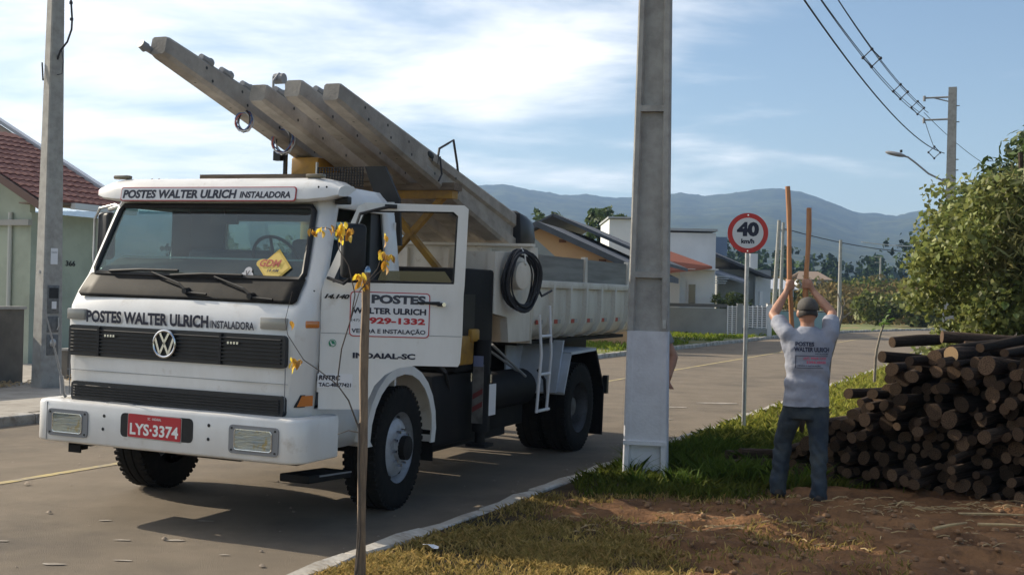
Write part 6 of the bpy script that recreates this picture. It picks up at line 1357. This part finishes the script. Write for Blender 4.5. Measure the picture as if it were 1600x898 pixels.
YLM = [leaf_mesh(.055, .03, m, curl=c) for m, c in ((M_yl[0], .3), (M_yl[1], .1), (M_yl[2], .5))]
M_twig = mat('twig_bark', (.12, .095, .075), .85, col2=(.075, .06, .05), scale=20)
sp = thing('sapling', 'thin young sapling with sparse yellow autumn leaves beside the foreground stake', 'tree')
def pt(px_, py_, Y=7.0): return V((px_-800)/1850*Y-.0227*0, Y, zpx(px_, py_, Y))
def px_pt(px_, py_, Y): 
    # pixel of the photograph to a point at depth Y, used only to read the sapling's size off the picture
    z_ = CAM_H+(460-py_)/1850*Y; x_ = (px_-800)/1850*Y; return V(x_+(z_-CAM_H)*0.0-.0227*(z_-CAM_H), Y, z_+.0227*x_)
br = {'trunk': [(556, 900, 7.0, .010), (560, 850, 7.0, .009), (562, 780, 7.0, .008), (561, 730, 6.99, .0075), (562, 660, 6.99, .007)],
      'a': [(561, 668, 6.98, .006), (545, 625, 6.97, .005), (527, 600, 6.97, .0045), (534, 545, 6.96, .0045), (548, 500, 6.96, .004), (555, 460, 6.96, .004), (545, 415, 6.97, .0035), (530, 390, 6.97, .003), (527, 362, 6.97, .0025)],
      'b': [(527, 600, 6.97, .004), (497, 577, 6.97, .0035), (475, 562, 6.97, .003), (450, 523, 6.97, .0025), (446, 500, 6.97, .002), (457, 455, 6.97, .0015)],
      'c': [(548, 500, 6.96, .0035), (562, 455, 6.96, .003), (590, 420, 6.97, .003), (600, 392, 6.97, .002), (605, 370, 6.97, .0015)],
      'd': [(565, 452, 6.96, .003), (594, 424, 6.97, .0025), (607, 406, 6.97, .0018)],
      'e': [(527, 362, 6.97, .0025), (510, 356, 6.97, .002), (486, 356, 6.97, .0015)],
      'f': [(561, 675, 6.98, .004), (545, 672, 6.98, .003), (528, 678, 6.98, .002)],
      'g': [(558, 890, 6.98, .008), (563, 840, 6.97, .006), (562, 790, 6.97, .005)]}
for k, pts in br.items(): Mb().tube([px_pt(a, b, c) for a, b, c, r in pts], [r for *_, r in pts], 6).build('trunk' if k == 'trunk' else 'branch', M_twig, sp, smooth=True)
g = random.Random(31)
for cx, cy, n_, sx, sy in ((487, 358, 5, 6, 4), (502, 358, 4, 5, 4), (516, 354, 4, 6, 4), (533, 352, 8, 9, 8), (540, 368, 8, 9, 8), (549, 360, 5, 6, 7), (603, 372, 4, 3, 8), (597, 395, 7, 9, 5), (600, 410, 4, 4, 6), (610, 398, 4, 5, 5), (562, 428, 8, 7, 9), (565, 440, 5, 6, 5), (459, 562, 6, 9, 7), (471, 562, 4, 5, 4), (455, 502, 2, 3, 2)):
    for i in range(n_):
        q = px_pt(cx+g.gauss(0, sx*.55), cy+g.gauss(0, sy*.55), 6.97+g.uniform(-.03, .03)); o = link('leaf', YLM[g.choice((0, 1, 1, 0, 2))], sp); o.location = q; o.rotation_euler = (g.uniform(-1.9, -.7), g.uniform(-.7, .7), g.uniform(0, 6.28)); s_ = g.uniform(.55, 1.15); o.scale = (s_, s_, s_)
# two more saplings along the verge
def bare_sapling(label, pts, twigs, leaf_at, Y):
    t = thing('sapling', label, 'tree', Matrix.Identity(4)); Mb().tube([px_pt(a, b, Y) for a, b, r in pts], [r for *_, r in pts], 6).build('trunk', mat('pale_bark', (.26, .22, .17), .85, col2=(.16, .13, .10), scale=14), t, smooth=True)
    for tw__ in twigs: Mb().tube([px_pt(a, b, Y) for a, b in tw__], [.010-.002*i for i in range(len(tw__))], 5).build('branch', MATS['pale_bark'], t, smooth=True)
    lm = leaf_mesh(.13, .06, mat('young_leaf', (.10, .16, .04), .6, trans=.35))
    for cx, cy, n_ in leaf_at:
        for i in range(n_): o = link('leaf', lm, t); o.location = px_pt(cx+g.gauss(0, 4), cy+g.gauss(0, 5), Y+g.uniform(-.1, .1)); o.rotation_euler = (g.uniform(-1, .6), g.uniform(-.6, .6), g.uniform(0, 6.28))
bare_sapling('leafless pale sapling rising right behind the worker shoulder', [(1285, 665, .022), (1293, 600, .02), (1297, 560, .018), (1309, 520, .017), (1316, 490, .015), (1316, 478, .012)], [[(1316, 480), (1312, 470), (1309, 458)], [(1315, 498), (1324, 492), (1330, 487)], [(1316, 483), (1320, 474), (1318, 466)]], [], 13.5)
bare_sapling('slim sapling with a leaf tuft on the verge left of the log pile top', [(1366, 598, .03), (1368, 560, .028), (1370, 545, .026), (1376, 520, .022), (1381, 508, .018)], [[(1379, 512), (1385, 500), (1386, 492)], [(1379, 512), (1374, 500)]], [(1382, 503, 9), (1386, 496, 6), (1376, 506, 4)], 24.5)

# ------------------------------------------------------------------ bushes and trees on the right
def plant(name, label, cat, clumps, per, spread, leaf, aspect, jitter, m, lo, hi, seed, trunk=None, group=None, big=0, bigmesh=None, warm=.2, droop=0.0):
    c = np.mean(np.array(clumps)[:, :2], axis=0); t = thing(name, label, cat, Matrix.Translation((c[0], c[1], 0)), group)
    cc, nn = clump_cloud(clumps, per, spread, seed); cc = cc[cc[:, 2] > .05] if True else cc; nn = nn[:len(cc)]
    v, f = leaves(cc, nn*.8+np.array([0, 0, .35]), np.full(len(cc), leaf), aspect, jitter, seed+1, droop); v = v-np.array([c[0], c[1], 0])
    cl = np.array(clumps); g2 = np.random.default_rng(seed); tone = g2.uniform(.72, 1.25, len(cl)); tt = tints(len(cc), lo, hi, seed, warm)
    tag(link('crown', np_mesh('crown', v, f, m, tint=tt), t), kind='stuff')
    if trunk:
        for k, (pts, r0, r1) in enumerate(trunk):
            n_ = len(pts); Mb().tube([V(*p)-V(c[0], c[1], 0) for p in pts], [r0+(r1-r0)*i/(n_-1) for i in range(n_)], 8).build('trunk' if k == 0 else 'branch', M_bark, t, smooth=True)
    if big:
        gg = random.Random(seed)
        for i in range(big):
            cx, cy, cz, r = clumps[gg.randrange(len(clumps))]; a = gg.uniform(-2.6, .2); h = gg.uniform(-.5, .9); q = V(cx+r*math.cos(a)*.98, cy+r*math.sin(a)*.98, cz+r*h*.9)
            if q.z < .1: continue
            o = link('leaf', bigmesh[gg.randrange(len(bigmesh))], t); o.location = q-V(c[0], c[1], 0); s_ = gg.uniform(.7, 1.2); o.scale = (s_, s_, s_); o.rotation_euler = (gg.uniform(-1.1, -.2), gg.uniform(-.5, .5), a+math.pi/2+math.pi+gg.gauss(0, .5))
    return t
g = random.Random(41)
M_vine = mat('vine_leaf', (.20, .245, .07), .55, attr='tint', trans=.4, spec=.4); M_dark = mat('dark_tree_leaf', (.065, .105, .03), .55, attr='tint', trans=.25); M_reed = mat('reed_leaf', (.22, .235, .09), .6, attr='tint', trans=.35)
VL = [leaf_mesh(.125, .105, mat('vine_leaf_a', (.13, .18, .05), .5, trans=.3)), leaf_mesh(.10, .09, mat('vine_leaf_b', (.18, .22, .08), .5, trans=.3)), leaf_mesh(.115, .09, mat('vine_leaf_c', (.10, .15, .04), .5, trans=.3))]
cl = []
for i in range(160):
    u = g.uniform(0, 1); x = 5.9+g.uniform(0, 3.2); y = 16.4+g.uniform(-.5, 1.5)-.25*(x-5.7)*.3; top = 2.55+.95*min(1, max(0, (x-5.6)/1.2))+.3*math.sin(x*3); z = g.uniform(.25, top)
    if x < 6.0: z = min(z, 2.4)
    cl.append((x, y, z, g.uniform(.28, .5)))
plant('bush', 'broad vine-covered bush with large pale green leaves behind the log pile', 'bush', cl, 260, 1.0, .082, 1.2, .55, M_vine, .45, 1.35, 51, [([(7, 16.8, 0), (6.9, 16.8, 1.2), (6.7, 16.7, 2.4)], .07, .03), ([(6.5, 16.6, 0), (6.3, 16.5, 1.4)], .04, .02)], big=170, bigmesh=VL)
cl = []
for i in range(75):
    k = g.random(); x = max(7.15, 8.1+g.gauss(0, .6)); y = 18.7+g.gauss(0, .6); z = 2.75+g.uniform(0, 1.95)*min(1, max(.35, (x-7.0)/1.3)); cl.append((x, y, z, g.uniform(.22, .42)))
for i in range(12): cl.append((6.85+g.uniform(0, 1.1), 18.2+g.uniform(-.3, .3), 2.45+g.uniform(0, .8), .26))
cl += [(6.9+g.uniform(0, 2.2), 18.4+g.uniform(-.4, .6), 1.6+g.uniform(0, 1.7), g.uniform(.3, .5)) for i in range(40)]
plant('leafy_tree', 'dark green leafy tree rising above the bush at the right edge', 'tree', cl, 170, 1.05, .085, 1.9, .6, M_dark, .5, 1.5, 61, [([(8.2, 18.6, 0), (8.15, 18.6, 1.6), (8.0, 18.5, 3.0), (7.9, 18.5, 4.2)], .13, .04), ([(8.1, 18.6, 2.0), (7.5, 18.4, 2.8), (7.1, 18.3, 3.1)], .06, .02), ([(8.1, 18.6, 2.6), (8.6, 18.6, 3.8)], .05, .02)])
cl = []
for i in range(40): x = 6.55+g.uniform(0, 1.5); cl.append((x, 15.9+g.uniform(-.2, .4), 2.2+g.uniform(0, 1.25), g.uniform(.25, .42)))
plant('reed_clump', 'clump of narrow straw-coloured reed leaves above the bush at the right edge', 'reeds', cl, 34, 1.1, .045, 6.5, .9, M_reed, .6, 1.35, 71, [([(7.4, 16.2, 0), (7.4, 16.1, 1.5), (7.3, 16.0, 2.8)], .02, .01), ([(7.7, 16.2, 0), (7.8, 16.1, 1.6), (8.0, 16.0, 2.9)], .02, .01)], droop=1.0)
cl = [(37+g.uniform(-7, 7)*.8-6.5, 86+g.uniform(-1, 2.5), g.uniform(.3, 2.2), g.uniform(.5, .9)) for i in range(34)]
plant('bush', 'sunlit yellow-green bush across the bend in front of the scrub', 'bush', cl, 70, 1.0, .33, 1.5, .7, mat('sunny_leaf', (.15, .185, .04), .6, attr='tint', trans=.35), .5, 1.35, 81, [([(30, 87, 0), (30, 87, 1.5)], .08, .03)])
cl = [(wpt(1146, 470, 59).x+g.gauss(0, .5), 58+g.gauss(0, .3), 1.5+g.uniform(0, .45), .3) for i in range(12)]
plant('garden_palm', 'small feathery garden palm peeping over the grey boundary wall', 'palm', cl, 30, 1.1, .10, 4.5, .8, mat('palm_leaf', (.10, .14, .03), .6, attr='tint', trans=.3), .5, 1.3, 91, [([(wpt(1146, 470, 59).x, 58, 0), (wpt(1146, 470, 59).x, 58, 1.6)], .08, .05)])
def garden_tree(px0, py0, Y, w, h, label, seed, nclump=26, leaf=.4):
    q = wpt(px0, py0, Y); g = random.Random(seed); cl = []
    for i in range(nclump):
        k = g.random(); cl.append((q.x+g.gauss(0, w*.33)*(1.1-k*.6), Y+g.gauss(0, w*.3), q.z-h+h*k, w*g.uniform(.10, .2)))
    plant('garden_tree', label, 'tree', cl, 26, 1.1, leaf, 2.0, .7, M_dark, .6, 1.5, seed, [([(q.x, Y, 0), (q.x, Y, q.z-h*.3)], .2, .08)])
garden_tree(934, 322, 92, 2.6, 3.4, 'dark garden tree with spreading tips behind the white house', 101, 30, .34); garden_tree(968, 338, 90, 1.8, 1.6, 'small dark treetop left of the big concrete pole', 102, 14, .34); garden_tree(852, 335, 88, 2.6, 1.2, 'low green treetop peeping over the orange house roof', 103, 14, .3)
# litter
lt = thing('paper_scrap', 'crumpled white paper scrap on the foreground grass', 'litter', Matrix.Translation((-.50, 7.82, verge_z(-.5, 7.82)+.03)))
mb = Mb(); gg = random.Random(2); vs = [(.035*i-.05, .03*j-.03, gg.uniform(0, .03)) for j in range(3) for i in range(4)]; mb.add(vs, [(j*4+i, j*4+i+1, j*4+i+5, j*4+i+4) for j in range(2) for i in range(3)]); mb.build('paper', M_stick, lt)
rd_ = thing('red_marker', 'small red plastic cap lying on the soil below the pole', 'litter', Matrix.Translation((1.17, 8.86, verge_z(1.17, 8.86)+.012))); Mb().box(-.05, .05, -.02, .02, -.01, .014).build('marker', mat('red_plastic', (.6, .07, .03), .5), rd_, bevel=.006)
mk_ = thing('plastic_cup', 'small pale green plastic cup standing between the worker feet', 'cup', Matrix.Translation((2.535, 11.0, verge_z(2.535, 11.0)))); Mb().cyl((0, 0, 0), (0, 0, .10), .033, .042, n=16).build('cup', mat('pale_green_plastic', (.42, .5, .36), .5), mk_, smooth=True)
for x_, y_, L_, a_, lb in ((3.2, 8.55, .34, .5, 'pale split stick lying slanted on the sunlit soil'), (3.9, 9.55, .5, -.2, 'long pale stick on the ground before the log pile'), (3.75, 8.9, .4, -.35, 'thin broken stick on the soil at the right edge')):
    t = thing('stick', lb, 'stick', Matrix.Translation((x_, y_, verge_z(x_, y_)+.03)) @ Matrix.Rotation(a_, 4, 'Z')); Mb().tube([(-L_/2, 0, 0), (0, .01, .012), (L_/2, 0, .02)], [.014, .012, .008], 6).build('wood', M_straw, t)
# ------------------------------------------------------------------ air
mb = Mb(); mb.box(-2500, 2500, -160, 3350, -1.2, 290)
hz = mb.build('haze', []) if False else link('haze', mb.mesh('haze', []))
hm = bpy.data.materials.new('haze_air'); hm.use_nodes = True; ht = hm.node_tree; ht.nodes.clear()
ho = N(ht, 'ShaderNodeOutputMaterial'); hv_ = N(ht, 'ShaderNodeVolumePrincipled'); hv_.inputs['Color'].default_value = (0.40, 0.62, 1.0, 1); hv_.inputs['Density'].default_value = 0.00025; hv_.inputs['Anisotropy'].default_value = 0.2
ht.links.new(hv_.outputs[0], ho.inputs['Volume']); hz.data.materials.append(hm); tag(hz, kind='stuff')
